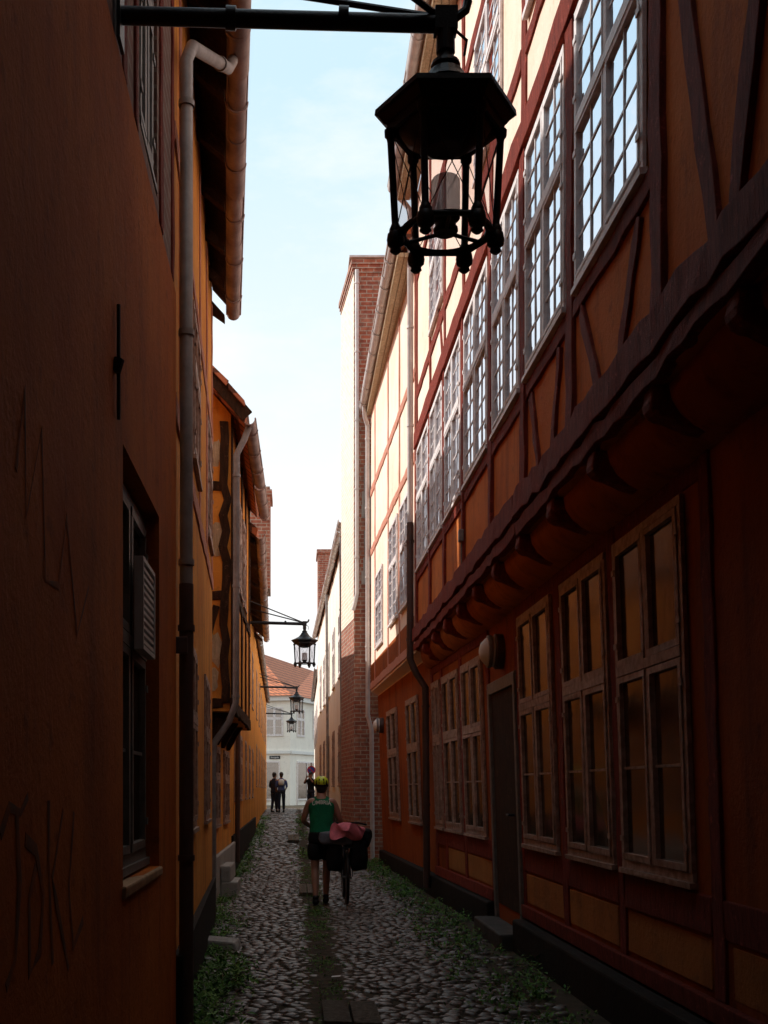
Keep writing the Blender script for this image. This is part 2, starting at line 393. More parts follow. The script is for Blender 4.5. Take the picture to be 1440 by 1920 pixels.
while y<62:
    sz=.092 if y<22 else .15
    x=LW.X(y)+.05+(row%2)*sz*.5; xe=RGc.X(y)
    while x<xe:
        inch=.20<x<.34
        s=sz*random.uniform(.7,1.35)
        dens=1.0 if x<1.35 else max(0,1-(x-1.35)*1.5)
        if y>23: dens=1
        if (not inch or random.random()<.2) and random.random()<dens*.97:
            stone(x+random.uniform(-.022,.022),y+random.uniform(-.028,.028),s*.56,s*random.uniform(.44,.58),random.uniform(.010,.020),gz(y)-.016-(.025*math.exp(-((x-.27)/.22)**2)))
        x+=s*1.06
    y+=sz*.92;row+=1
mk('cobbled_road',mb,None,('cob',),kind='structure',smooth='all')

mb=MB()
def leaf(p,L,az,tilt):
    d=Vector((math.cos(az)*math.cos(tilt),math.sin(az)*math.cos(tilt),math.sin(tilt)));sd=Vector((-math.sin(az),math.cos(az),random.uniform(-.4,.4)))
    w=L*random.uniform(.28,.45); p=Vector(p)
    mb.add([p,p+d*L*.5+sd*w*.5,p+d*L+Vector((0,0,-.15*L)),p+d*L*.5-sd*w*.5],[(0,1,2,3)])
def clump(x,y,r,h,n,L):
    for _ in range(n):
        a=random.random()*6.28;q=r*math.sqrt(random.random())
        z=gz(y)-.02+random.random()*h*(1-q/r*.6)
        leaf((x+q*math.cos(a),y+q*math.sin(a),z),L*random.uniform(.6,1.3),random.random()*6.28,random.uniform(-.2,1.1))
for _ in range(540):
    y=7+16*random.random()**1.1
    c=random.random()
    if c<.36: x=LW.X(y)+abs(random.gauss(.05,.14)); h=.13;L=.045
    elif c<.76: x=random.gauss(1.6,.22) if y<14 else random.gauss(RGc.X(y)-.2,.15); h=.12;L=.045
    else: x=random.gauss(.27,.08);h=.04;L=.028
    clump(x,y,random.uniform(.05,.16),h*random.uniform(.4,1.4),random.randint(18,55),L)
for _ in range(170):
    y=random.uniform(20,45);c=random.random()
    x=LW.X(y)+abs(random.gauss(.05,.15)) if c<.5 else (RGc.X(y)-abs(random.gauss(.05,.1)) if c<.75 else random.gauss(.27,.1))
    clump(x,y,random.uniform(.08,.22),.12,random.randint(18,36),.07)
for _ in range(18): clump(random.uniform(-.68,-.40),random.uniform(7.2,9.5),.17,.32,80,.06)
mk('weeds',mb,None,('leaf',),kind='stuff')

def planks(x,y,w,l,n):
    mb=MB()
    for i in range(n):
        a=x-w/2+w*i/n+.006;b=x-w/2+w*(i+1)/n-.006; dy=random.uniform(-.04,.04); z=gz(y)
        mb.box(a,b,y-l/2+dy,y+l/2+dy,z-.01,z+.035,.004)
    mk('drain_cover',mb,None,('plank',),bevel=.005,label='weathered plank cover over the gutter channel',cat='drain cover',group='plank covers over the street channel')
planks(.38,7.75,.38,.75,2); planks(.20,17.4,.24,1.5,2); planks(.0,31,.3,3.5,2)
mb=MB(); mb.add([(.30,9.3,.012),(.37,9.28,.02),(.38,9.36,.018),(.31,9.37,.01)],[(0,1,2,3)]); mk('paper_scrap',mb,None,('whitec',),label='small scrap of white paper on the cobbles',cat='litter')

# ================================================================ HANGING LAMPS
def lamp_parts():
    base=Vector((.61,4.7,EYE+2.15))
    L=top('hanging_street_lamp',base,'black iron hexagonal lantern on a wall bracket arm','street lamp','lanterns hanging along the alley')
    cx,cy=.61,4.7; Z=EYE
    arm=MB()
    arm.tube([(-.70,cy,Z+3.10),(cx-.02,cy,Z+3.065)],.034,14)
    for xx in (-.25,.2): arm.tube([(xx-.02,cy,Z+3.09),(xx+.02,cy,Z+3.088)],.044,14)
    arm.box(-.70,-.685,cy-.06,cy+.06,Z+2.98,Z+3.22)
    arm.tube([(cx-.02,cy,Z+3.09),(-.70,cy+.25,Z+3.46)],.013,8)
    arm.tube([(cx-.02,cy,Z+3.09),(-.70,cy-.75,Z+3.5)],.013,8)
    arm.box(cx-.045,cx+.045,cy-.035,cy+.035,Z+3.03,Z+3.12)
    arm.tube([(cx+.04,cy,Z+3.09),(cx+.08,cy,Z+3.12),(cx+.09,cy,Z+3.16)],.018,8)
    arm.tube([(cx+.04,cy,Z+3.04),(cx+.085,cy,Z+3.0),(cx+.075,cy,Z+2.94)],.006,6)
    mk('bracket_arm',arm,L,('iron',),smooth=True)
    rf=MB(); h=math.pi/3
    rf.lathe((cx,cy,Z),[(.036,3.06),(.038,2.95),(.03,2.945),(.035,2.92),(.055,2.91),(.06,2.895),(.05,2.885),(.068,2.87),(.085,2.84),(.1,2.82)],16)
    rf.lathe((cx,cy,Z),[(.09,2.83),(.13,2.79),(.2,2.755),(.282,2.722),(.285,2.70),(.27,2.695),(.245,2.665),(.235,2.66),(.232,2.63),(.215,2.63),(.215,2.66),(.12,2.74)],6,0)
    mk('lantern_roof',rf,L,('iron',))
    cg=MB(); rt,rb=.222,.2; zb=2.225
    for k in range(6):
        a=k*h; ca,sa=math.cos(a),math.sin(a)
        p0=Vector((cx+rt*ca,cy+rt*sa,Z+2.64));p1=Vector((cx+rb*ca,cy+rb*sa,Z+zb))
        cg.tube([p0,p0+(p1-p0)*.06,p0+(p1-p0)*.08,p0+(p1-p0)*.12,p0+(p1-p0)*.9,p0+(p1-p0)*.93,p0+(p1-p0)*.96,p1],[.024,.024,.017,.0145,.0145,.02,.026,.026],10)
        cg.lathe((p1.x,p1.y,Z+zb-2.19),[(.022,2.2),(.032,2.19),(.036,2.165),(.033,2.145),(.02,2.135),(.024,2.12),(.012,2.11)],10)
        a2=a+h
        t0=Vector((cx+rt*math.cos(a2),cy+rt*math.sin(a2),Z+2.63));t1=Vector((cx+rb*math.cos(a2),cy+rb*math.sin(a2),Z+zb))
        cg.tube([p0,t1],.002,6,False); cg.tube([t0,p1],.002,6,False)
        cg.tube([p1,t1],.011,8,False)
    N=36; vs=[]
    for rr,zz in ((.184,zb-.005),(.158,zb-.005),(.158,zb+.01),(.184,zb+.01)):
        for k in range(N):
            a=2*math.pi*k/N; vs.append((cx+rr*math.cos(a),cy+rr*math.sin(a),Z+zz))
    cg.add(vs,[(q*N+k,q*N+(k+1)%N,((q+1)%4)*N+(k+1)%N,((q+1)%4)*N+k) for q in range(4) for k in range(N)])
    for k in range(3):
        a=k*2*math.pi/3+.5; cg.tube([(cx,cy,Z+zb+.005),(cx+.17*math.cos(a),cy+.17*math.sin(a),Z+zb+.005)],.008,6)
    cg.lathe((cx,cy,Z),[(.045,zb),(.05,zb+.01),(.05,zb+.02),(.042,zb+.03),(.042,2.27),(.058,2.285),(.058,2.295)],14)
    mk('lantern_cage',cg,L,('iron',),smooth=True)
    gl=MB()
    for k in range(6):
        a,b=k*h,(k+1)*h; r1,r0=.214,.192
        gl.add([(cx+r0*math.cos(a),cy+r0*math.sin(a),Z+2.24),(cx+r0*math.cos(b),cy+r0*math.sin(b),Z+2.24),(cx+r1*math.cos(b),cy+r1*math.sin(b),Z+2.62),(cx+r1*math.cos(a),cy+r1*math.sin(a),Z+2.62)],[(0,1,2,3)])
    mk('glass_pane',gl,L,('clear',))
    bl=MB(); bl.lathe((cx,cy,Z),[(.045,2.296),(.058,2.30),(.058,2.435),(.05,2.447),(.02,2.45)],20)
    mk('lamp_bulb',bl,L,('opal',),smooth=True)
    rd=MB(); rd.lathe((cx,cy,Z),[(.19,2.655),(.17,2.62),(.12,2.585),(.075,2.56),(.06,2.562)],20)
    mk('reflector',rd,L,('iron',),smooth=True)
    return L
L1=lamp_parts()
kids=list(L1.children)
for wx,d,za in ((-1.07,25,3.52),(-1.19,42,3.63),(-1.40,59,3.78)):
    o=L1.copy(); col.objects.link(o); o.location=(wx+1.31,d,EYE+2.15+za-3.06)
    for k in kids:
        c=k.copy(); col.objects.link(c); c.parent=o

# ================================================================ ADDED SHADE BLOCK, OUT OF VIEW
PG=top('unseen_shade_block',(.7,-3,0),'unseen dark block added over the alley to shade near walls','house')  # added unseen block keeping sky light off the near walls
mb=MB(); mb.box(-.88,2.3,-9.5,2.7,5.6,9.0); mk('wall',mb,PG,('dark',))
mb=MB(); mb.box(-.88,2.3,-9.5,-9.2,-.1,5.6); mk('shade_rear_wall',mb,PG,('dark',))

# ================================================================ RIGHT HOUSES
RU=FD([(-8,1.75),(16.6,1.75),(23.7,1.57)],1)
DA=16.6; DB=23.7
def rsec(top_):
    def f(d):
        g=RG.X(d);u=RU.X(d)
        return [(g+.07,-.3),(g-.07,3.40),(u,3.46),(u,top_),(5.5,top_+3.9),(9.2,top_-.1),(9.2,-.3)]
    return f
A=top('timber_framed_house',(2.15,5,0),'orange half-timbered house with jettied upper floor and many-paned windows','house')
mb=MB(); mb.extr([-8,0,6,12.5,DA],rsec(9.9))
mk('wall',mb,A,('orange_r',))
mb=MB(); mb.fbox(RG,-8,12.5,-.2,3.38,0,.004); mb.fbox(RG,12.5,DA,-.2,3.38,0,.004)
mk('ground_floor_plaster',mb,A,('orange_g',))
mb=MB(); mb.fbox(RU,-8,DA,6.5,9.88,0,.004); mk('upper_sunlit_plaster',mb,A,('pale',))  # paler colour above the shadow line imitates direct sun
B=top('apricot_house',(1.9,20,0),'apricot plastered house paled as if sunlit, with zinc gutter and boarded eaves','house')
mb=MB(); mb.extr([DA+.02,DB],rsec(9.1)); mk('wall',mb,B,('pale',))
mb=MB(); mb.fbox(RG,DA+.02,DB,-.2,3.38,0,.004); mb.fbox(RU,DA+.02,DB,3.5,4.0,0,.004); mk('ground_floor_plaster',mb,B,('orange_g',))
for H,d0,d1,zt in ((A,-8,DA+.05,9.95),(B,DA+.06,DB+.05,9.15)):
    mb=MB(); mb.extr([d0,d1],lambda d:[(1.5,zt+.03),(5.5,zt+4.0),(9.4,zt),(9.4,zt+.12),(5.5,zt+4.2),(1.46,zt+.17)])
    mk('roof',mb,H,('tile',))
    mb=MB()
    for k in range(3):
        x0=1.50+k*.08; mb.box(x0,x0+.072,max(d0,2),d1,zt-.09+(.0 if k%2 else .006),zt-.03)
    mb.box(1.48,1.497,max(d0,2),d1,zt-.09,zt+.07)
    mk('soffit',mb,H,('soffit',))
    mb=MB(); mb.gutter((1.42,max(d0,2),zt+.1),(1.42,d1,zt+.1),.08); mk('gutter',mb,H,('zinc_l',),smooth=True)
posts=[2.2,3.8,5.58,7.33,8.83,10.3,11.98,13.48,14.9,16.5]
mb=MB(); J=.007; W=.02
for a,b,n_ in ((-2,9,60),(9.02,DA,40)):
    mb.rough(RU,(a,3.665),(b,3.665),.19,-.02,W+.05,n_,.018)
    mb.rough(RU,(a,3.50),(b,3.50),.10,-.02,W+.03,n_,.016)
for i in range(len(posts)):
    u=posts[i]; wd=.17 if u<9 else .14
    mb.rough(RU,(u,3.76),(u+random.uniform(-.02,.02),6.3),wd,-.01,W+.012,None,.013)
    mb.rough(RU,(u,6.52),(u,9.88),wd,-.01,W)
    if i<len(posts)-1:
        a,b=u+wd/2,posts[i+1]-wd/2
        if u>5: mb.rough(RU,(a,4.46),(b,4.46),.11,-.01,W+.004)
        mb.rough(RU,(a,7.05),(b,7.05),.14,-.01,W+.002); mb.rough(RU,(a,8.7),(b,8.7),.14,-.01,W+.002)
mb.rough(RU,(-2,6.41),(DA,6.41),.22,-.02,W+.03,50)
mb.rough(RU,(5.45,5.9),(4.85,3.8),.14,-.01,W+.002,None,.014); mb.rough(RU,(3.95,6.0),(4.6,3.8),.14,-.01,W+.006,None,.014)
for a,b in ((5.7,7.22),(7.44,8.73)):
    m=(a+b)/2
    mb.rough(RU,(a+.2,4.38),(m-.22,3.78),.1,-.01,W+.002,5,.012); mb.rough(RU,(b-.15,4.38),(m+.22,3.78),.1,-.01,W+.002,5,.012)
for a,b in ((10.4,11.9),(13.55,14.8)):
    mb.rough(RU,(a+.1,6.5),(b-.1,8.6),.12,-.01,W-.004)
mk('timber_frame',mb,A,('timber',),bevel=.006)
u=2.4
while u<DA:
    mb=MB(); X0=RU.X(u);Xg=RG.X(u); q=random.uniform(-.012,.012)
    pts=[(Xg+.02,3.20),(Xg-.12,3.21),(Xg-.24,3.24)]+[(X0+.05-.09*math.sin(k*math.pi/8),3.36-.075*math.cos(k*math.pi/8)+q) for k in range(0,6)]+[(X0-.03,3.445),(Xg+.02,3.445)]
    vs=[(x,u-.075,z) for x,z in pts]+[(x,u+.075,z) for x,z in pts];n=len(pts)
    mb.add(vs,[(k,(k+1)%n,n+(k+1)%n,n+k) for k in range(n)]+[tuple(range(n))[::-1],tuple(range(n,2*n))])
    mk('jetty_beam',mb,A,('timber',),bevel=.02)
    u+=1.1
mb=MB()
mb.extr([2,12.5,DA],lambda d:[(RG.X(d)+.02,3.2)]+[(RG.X(d)-.05-(RG.X(d)-RU.X(d)-.1)*math.sin(t*math.pi/10),3.2+.24*(1-math.cos(t*math.pi/10))) for t in range(6)]+[(RG.X(d)+.02,3.44)])
mk('jetty_cove',mb,A,('orange_r',),smooth='all')
gw=[(6.25,7.62),(7.78,9.13),(9.46,10.88)]; gw2=[(12.9,14.15),(14.38,15.6),(15.82,16.5)]; gw3=[(17.95,19.3),(20.6,22.1)]
mb=MB()
for u in (2.0,4.2,5.95,7.70,9.29,11.0,12.62,14.27,15.71,16.52):
    mb.rough(RG,(u,.42),(u,3.3),.15,-.02,.022,12,.010)
for a,b in ((-1,5.87),(6.03,7.62),(7.78,9.21),(9.37,10.92),(12.7,14.19),(14.35,15.63),(15.79,16.45)):
    mb.fbox(RG,a,b,.74,.95,-.02,.020,J)
    if b>6 : mb.fbox(RG,a,b,3.10,3.28,-.02,.016,J)
for a,b in ((-1,11),(12.6,16.6)): mb.fbox(RG,a,b,.30,.42,-.02,.05,J)
mk('timber_frame',mb,A,('timber',),bevel=.008)
for a,b in ((2.2,5.8),(6.08,7.6),(7.82,9.2),(9.4,10.9),(12.74,14.18),(14.37,15.6)):
    mb=MB(); mb.fbox(RG,a,b,.45,.72,-.01,.012,.006)
    mk('infill_panel',mb,A,('panel',),bevel=.01)
for a,b,w_ in ((-2,11,.14),(12.62,23.6,.1)):
    mb=MB(); mb.fbox(RG,a,b,-.2,.29,-.02,w_,.01); mk('plinth',mb,A,('dark',),bevel=.02)
for a,b in gw: window(RG,A,a+.02,b-.02,1.0,3.08,'ground','frame_shade','glass_g',.01)
for a,b in gw2: window(RG,A,a,b,.98,2.98,'ground','frame_shade','glass_g',.01)
for a,b in gw3: window(RG,B,a,b,.98,2.95,'ground','frame_shade','glass_g',.01)
uw=[(5.78,7.18),(7.46,8.72),(8.96,10.17),(10.42,11.86),(12.1,13.36),(13.6,14.8),(15.0,16.38)]
for a,b in uw: window(RU,A,a,b,4.56,6.24,'upper','frame_w','glass_u',.01)
for a,b in ((7.5,8.7),(9.75,11.15),(13.6,14.8)): window(RU,A,a,b,7.25,8.55,'upper','frame_w','glass_u',.01)
for a,b in ((17.2,18.5),(18.9,20.1)): window(RU,B,a,b,4.3,5.95,'upper','frame_w','glass_u',.005)
window(RU,B,21.3,22.5,4.2,5.6,'upper','frame_w','glass_u',.005)
mb=MB()
for u in (16.75,18.7,20.4,22.8): mb.rough(RU,(u,3.6),(u,9.0),.12,-.01,.014)
for z in (3.57,6.27,7.47): mb.rough(RU,(DA+.05,z),(DB,z),.14,-.01,.018)
mk('timber_frame',mb,B,('timber_l',),bevel=.006)
mb=MB(); mb.fbox(RG,11.15,12.45,.3,2.5,-.03,.012)
d_=mk('door',mb,A,('timber_d',),label='dark recessed wooden door')
mb=MB(); mb.tube([RG.P(11.35,1.25,.02),RG.P(11.35,1.25,.07),RG.P(11.48,1.25,.07)],.012,8); mk('handle',mb,d_,('iron',),smooth=True)
mb=MB(); mb.fbox(RG,11.02,11.10,.05,2.6,-.02,.05,.004); mb.fbox(RG,12.48,12.57,.05,2.6,-.02,.04,.004); mb.fbox(RG,11.02,12.57,2.5,2.62,-.02,.036,.004)
mk('door_frame',mb,A,('frame_g',),bevel=.006,label='grey painted door frame')
mb=MB(); mb.fbox(RG,11.0,12.6,-.1,.14,0,.26,.006); mk('door_step',mb,A,('stone',),bevel=.02)
zl=lambda pts,p,m,r=.042,nm='drainpipe': mk(nm,(lambda b:(b.pipe(pts,r),b)[1])(MB()),p,(m,),smooth=True)
zl([(1.43,16.72,10.0),(1.55,16.72,9.9),(1.665,16.72,9.75),(1.665,16.72,5.3)],A,'zinc_l')
zl([(1.665,16.72,5.3),(1.665,16.72,3.35),(1.75,16.72,3.15),(1.88,16.70,2.95),(1.90,16.70,.1)],A,'pipe_d',.05)
zl([(1.42,23.55,9.2),(1.44,23.6,9.0),(1.50,23.72,8.85),(1.505,23.72,3.0),(1.58,23.72,2.7),(1.60,23.72,.1)],B,'zinc_l',.045)
def bulkhead(u,z,s=1):
    t=top('wall_lamp',RG.P(u,z,.03),'round grey bulkhead lamp fixed to the timber wall','wall lamp','round wall lamps')
    p=Vector(RG.P(u,z,.0)); n=18
    def lx(prof,mb):
        vs=[]
        for r,w in prof:
            for k in range(n):
                a=2*math.pi*k/n; vs.append((p.x-w*s,p.y+r*s*math.cos(a),p.z+r*s*1.1*math.sin(a)))
        N=len(prof); mb.add(vs,[(i*n+k,i*n+(k+1)%n,(i+1)*n+(k+1)%n,(i+1)*n+k) for i in range(N-1) for k in range(n)]+[tuple(range(n)),tuple((N-1)*n+k for k in range(n))])
    mb=MB(); lx([(.1,.0),(.115,.005),(.115,.06),(.095,.075)],mb); mk('lamp_base',mb,t,('pipe_d',),smooth=True)
    mb=MB(); lx([(.1,.06),(.1,.09),(.085,.13),(.055,.16),(.02,.172)],mb); mk('lamp_shade',mb,t,('frost',),smooth=True)
    mb=MB(); lx([(.103,.085),(.108,.09),(.106,.115),(.1,.118)],mb); mk('lamp_guard',mb,t,('zinc',),smooth=True)
bulkhead(11.75,2.88,1.4); bulkhead(22.9,2.75,1.2)
mb=MB(); mb.fbox(RU,11.9,11.98,4.02,4.14,.02,.07); mb.tube([RU.P(11.94,4.02,.04),RU.P(11.94,3.8,.04)],.012,6)
mk('junction_box',mb,A,('zinc',),bevel=.006)

# ---------------------------------------------------------------- brick tower
T=top('brick_tower',(1.5,25,0),'tall narrow brick stair tower with patches of grey render','tower')
tx0,tx1,ty0,ty1,tf,tz=1.244,2.05,24.0,26.1,1.068,12.3
mb=MB(); F=[(tx0,ty0),(tx1,ty0),(tx1,ty1),(tf,ty1)]
mb.hexa([(x,y,-.3) for x,y in F]+[(x,y,tz) for x,y in F]); mk('wall',mb,T,('brick',))
mb=MB()
for k,(z0,z1,e) in enumerate(((tz-.24,tz-.16,.02),(tz-.16,tz-.08,.04),(tz-.08,tz+.03,.06))):
    mb.hexa([(tx0-e,ty0-e,z0),(tx1+e,ty0-e,z0),(tx1+e,ty1+e,z0),(tf-e,ty1+e,z0),(tx0-e,ty0-e,z1),(tx1+e,ty0-e,z1),(tx1+e,ty1+e,z1),(tf-e,ty1+e,z1)])
mk('cornice',mb,T,('brick',))
mb=MB(); mb.box(1.14,2.1,23.9,26.2,tz+.04,tz+.09); mk('roof_cap',mb,T,('zinc_l',),bevel=.01)
zl([(1.30,23.94,tz-.2),(1.30,23.94,5.5),(1.26,23.92,5.3),(1.22,23.94,5.15)],T,'zinc_l',.042)
mb=MB()
for k in range(9):
    z=5.7+k*.27; mb.box(1.42+random.uniform(-.03,.06),1.75,23.985,23.998,z,z+.27)
mk('render_patch',mb,T,('grey',),label='flaking grey cement render patch')
G1=FD([(ty0,tx0),(ty1,tf)],1)
mb=MB(); mb.fbox(G1,ty0+.02,ty1-.02,5.0,tz-.25,0,.006); mk('sunlit_side_tone',mb,T,('brick_sun',),label='brick side of the tower, paled as if sunlit')  # sunlight put into the colour, laid over the plain brick
# ---------------------------------------------------------------- generic gabled house
def gable_house(nm,F,d0,d1,side,wm,eave,ridge,Xr,Xb,lab,cat,gX=None,gm='zinc',rm='tile'):
    t=top(nm,(F.X((d0+d1)/2),(d0+d1)/2,0),lab,cat)
    mb=MB(); mb.extr([d0,d1],lambda d:[(F.X(d),-.3),(F.X(d),eave),(Xr,ridge),(Xb,eave),(Xb,-.3)]); mk('wall',mb,t,(wm,))
    gx=gX or (lambda d:F.X(d)-side*.2)
    def rs(d):
        X=gx(d)+side*.07; sl=(ridge-eave)/(Xr-F.X(d)); z=eave+(X-F.X(d))*sl+.05
        return [(X,z),(Xr,ridge+.06),(Xb+side*.2,eave),(Xb+side*.2,eave+.14),(Xr,ridge+.24),(X-side*.03,z+.13)]
    mb=MB(); mb.extr([d0-.12,d1+.02],rs); mk('roof',mb,t,(rm,))
    def es(d):
        X=gx(d)+side*.085; w=F.X(d)-side*.003; sl=(ridge-eave)/(Xr-F.X(d)); zf=lambda x:eave+(x-F.X(d))*sl+.05
        return [(X,zf(X)-.035),(w,zf(w)-.035),(w,zf(w)-.008),(X,zf(X)-.008)]
    mb=MB(); mb.extr([d0-.1,d1],es); mk('eave_boards',mb,t,('timber_d',))
    z=rs(d0)[0][1]+.04
    mb=MB(); mb.gutter((gx(d0),d0-.1,z),(gx(d1),d1,z),.075); mk('gutter',mb,t,(gm,),smooth=True)
    k=d0+.2
    while k<d1:
        mb=MB(); X=gx(k)+side*.1; w=F.X(k); dz=(w-X)*(ridge-eave)/(Xr-w)
        mb.hexa([(X,k-.05,z-.14),(w,k-.05,z+dz-.20),(w,k+.05,z+dz-.20),(X,k+.05,z-.14),
                 (X,k-.05,z-.07),(w,k-.05,z+dz-.07),(w,k+.05,z+dz-.07),(X,k+.05,z-.07)])
        mk('rafter_tail',mb,t,('timber_d',)); k+=.85 if d0<20 else 2.2
    return t
G=FD([(25.1,1.22),(46,.95)],1)
g=gable_house('cream_house',G,26.2,46,1,'cream',7.45,10.5,5,9,'long cream plastered house with zinc gutter','house',lambda d:G.X(d)-.13,'zinc_l')
for k in range(5):
    u=28.5+k*3.3; window(G,g,u,u+1.1,4.3,5.9,'ground','frame_w','glass_g',.0)
    window(G,g,u+.2,u+1.2,1.6,3.1,'ground','frame_shade','glass_g',.0)
zl([G.P(27,7.3,.1),G.P(27,.2,.06)],g,'zinc',.04); zl([G.P(35,7.3,.1),G.P(35,.4,.06)],g,'zinc',.04)
mb=MB(); mb.fbox(G,26.2,46,-.1,.9,0,.03,.0); mk('plinth',mb,g,('dark',))
H2=FD([(46.1,1.0),(63,1.12)],1)
h=gable_house('white_house',H2,46.1,63,1,'white',6.2,9,5,8,'whitewashed house at the end of the alley','house',lambda d:H2.X(d)-.1,'zinc')
for k in range(4): window(H2,h,48+k*3.6,49.2+k*3.6,3.6,5.2,'ground','frame_w','glass_g',.0)
mb=MB(); mb.box(.95,1.55,45,46.6,7.6,10.55); mb.box(.9,1.6,44.95,46.65,10.55,10.7); mk('chimney',mb,g,('brick',))

# ================================================================ LEFT HOUSES
FA=FD([(-8,-.70),(7.0,-.70)],-1)
LA=top('ochre_house',(-.8,4,0),'dark ochre plastered house with recessed window and graffiti','house')
def wall_open(mb,F,us,zs,ops,depth):
    us=sorted(set(us+[o for q in ops for o in q[:2]]));zs=sorted(set(zs+[o for q in ops for o in q[2:]]))
    for i in range(len(us)-1):
        for k in range(len(zs)-1):
            a,b,c,d=us[i],us[i+1],zs[k],zs[k+1]
            if any(a>=q[0]-1e-6 and b<=q[1]+1e-6 and c>=q[2]-1e-6 and d<=q[3]+1e-6 for q in ops): continue
            mb.add([F.P(a,c,0),F.P(b,c,0),F.P(b,d,0),F.P(a,d,0)],[(0,1,2,3)])
    for (a,b,c,d) in ops:
        P=F.P
        mb.add([P(a,c,0),P(b,c,0),P(b,d,0),P(a,d,0),P(a,c,-depth),P(b,c,-depth),P(b,d,-depth),P(a,d,-depth)],[(0,1,5,4),(1,2,6,5),(2,3,7,6),(3,0,4,7)])
mb=MB()
wall_open(mb,FA,[-8,7.0],[-.3,4.46],[(4.82,6.12,1.10,2.92)],.12)
mb.add([(-.70,7.0,-.3),(-1.0,7.0,-.3),(-1.0,7.0,4.46),(-.70,7.0,4.46)],[(0,1,2,3)])
mk('wall',mb,LA,('orange',))
FA2=FD([(-8,-.715),(7.0,-.715)],-1)
mb=MB(); wall_open(mb,FA2,[-8,7.0],[4.46,9.4],[(5.45,6.15,4.6,6.0)],.1)
mb.add([(-.715,7.0,4.46),(-1.0,7.0,4.46),(-1.0,7.0,9.4),(-.715,7.0,9.4)],[(0,1,2,3)])
mb.add([(-.70,-8,4.46),(-.70,7,4.46),(-.715,7,4.46),(-.715,-8,4.46)],[(0,1,2,3)])
mk('upper_wall',mb,LA,('brick_d',),label='dark weathered brick upper storey')
mb=MB(); mb.extr([-8,6.99],lambda d:[(-.83,-.3),(-.83,9.4),(-5,12.6),(-9,9.4),(-9,-.3)]); mk('inner_wall',mb,LA,('dark',))
mb=MB(); mb.extr([-8,7.05],lambda d:[(-.55,9.2),(-5,12.7),(-9.3,9.2),(-9.3,9.35),(-5,12.9),(-.5,9.35)]); mk('roof',mb,LA,('tile',))
mb=MB()
for u in (4.95,5.3,6.3,6.9): mb.rough(FA2,(u,4.5),(u,9.3),.10,-.01,.012)
mb.rough(FA2,(5.37,6.15),(6.23,6.15),.10,-.01,.010); mk('timber_frame',mb,LA,('timber',),bevel=.006)
window(FA,LA,4.86,6.08,1.15,2.88,'ground','frame_g','glass_g',-.09,label='dark grey recessed casement window')
window(FA2,LA,5.5,6.1,4.64,5.96,'ground','frame_g','glass_u',-.04)
mb=MB(); mb.fbox(FA,4.80,6.15,1.05,1.10,-.12,.018,.004); mk('window_sill',mb,LA,('sill',),bevel=.01)
mb=MB(); mb.fbox(FA,5.42,5.44,2.15,2.58,-.035,.008);mb.fbox(FA,5.86,5.88,2.15,2.58,-.035,.008);mb.fbox(FA,5.44,5.86,2.15,2.17,-.035,.008);mb.fbox(FA,5.44,5.86,2.56,2.58,-.035,.008)
for k in range(11): mb.fbox(FA,5.44,5.86,2.185+k*.034,2.2+k*.034,-.03,.003)
mk('ventilation_grille',mb,LA,('zinc_l',))
mb=MB(); mb.tube([FA.P(4.6,2.95,.015),FA.P(4.6,3.4,.015)],.008,8); mb.tube([FA.P(4.58,3.13,.005),FA.P(4.58,3.18,.02)],.022,8); mk('wall_anchor',mb,LA,('iron',))
mb=MB()
def stroke(pts,w=.022):
    P=[Vector(FA.P(u+random.uniform(-.012,.012),z+random.uniform(-.012,.012),.004)) for u,z in pts]; s0=len(mb.v); mb.tube(P,[w*random.uniform(.5,1.2) for _ in P],6)
    for i in range(s0,len(mb.v)):
        x,y,z=mb.v[i]; mb.v[i]=(-.70+(x+.70)*.05+.001,y,z)
stroke([(2.80,1.38),(2.9,1.45),(3.0,1.43),(3.10,1.48)]); stroke([(2.97,1.44),(3.0,1.25),(2.95,1.08),(2.86,1.02)])
stroke([(3.18,1.3),(3.1,1.2),(3.12,1.02),(3.24,1.04),(3.28,1.2),(3.18,1.33),(3.05,1.38)])
stroke([(3.36,1.48),(3.37,1.25),(3.42,.98)]); stroke([(3.56,1.44),(3.40,1.24),(3.47,1.16),(3.64,.95)])
stroke([(3.74,1.42),(3.66,1.2),(3.74,1.0),(3.9,1.06)])
mk('graffiti',mb,LA,('graf',),label='faint grey sprayed tag letters')
mb=MB()
stroke([(2.95,2.3),(3.05,2.55),(3.08,2.2),(3.25,2.5),(3.3,2.1),(3.5,2.1),(3.62,2.35),(3.8,2.0),(4.0,2.2)],.014)
mk('graffiti',mb,LA,('graf',),label='faint grey sprayed scrawl')
zl([(-.44,8.5,EYE+5.28),(-.46,8.3,EYE+5.1),(-.63,7.3,EYE+4.62),(-.652,7.16,EYE+4.45),(-.652,7.15,2.75)],LA,'zinc',.040)
zl([(-.652,7.15,2.75),(-.652,7.15,.05)],LA,'pipe_d',.044,'lower_drainpipe')
FB=FD([(7.03,-.72),(13.3,-.92)],-1)
LB=gable_house('orange_house',FB,7.03,13.3,-1,'orange_l',7.15,11.7,-5,-9,'warm orange plastered house with long pinkish gutter','house',lambda d:-.37-(d-8)*.058,'gut_p')
mb=MB()
for u in (7.6,8.9,10.3,11.7,13.1): mb.rough(FB,(u,3.9),(u,6.9),.11,-.01,.012)
mb.rough(FB,(7.05,3.82),(13.3,3.82),.14,-.01,.016); mb.rough(FB,(7.05,5.46),(13.3,5.46),.11,-.01,.014); mk('timber_frame',mb,LB,('timber_l',),bevel=.006)
for a,b in ((9.1,10.1),(11.9,12.9)): window(FB,LB,a,b,4.1,5.3,'ground','frame_shade','glass_u',-.01)
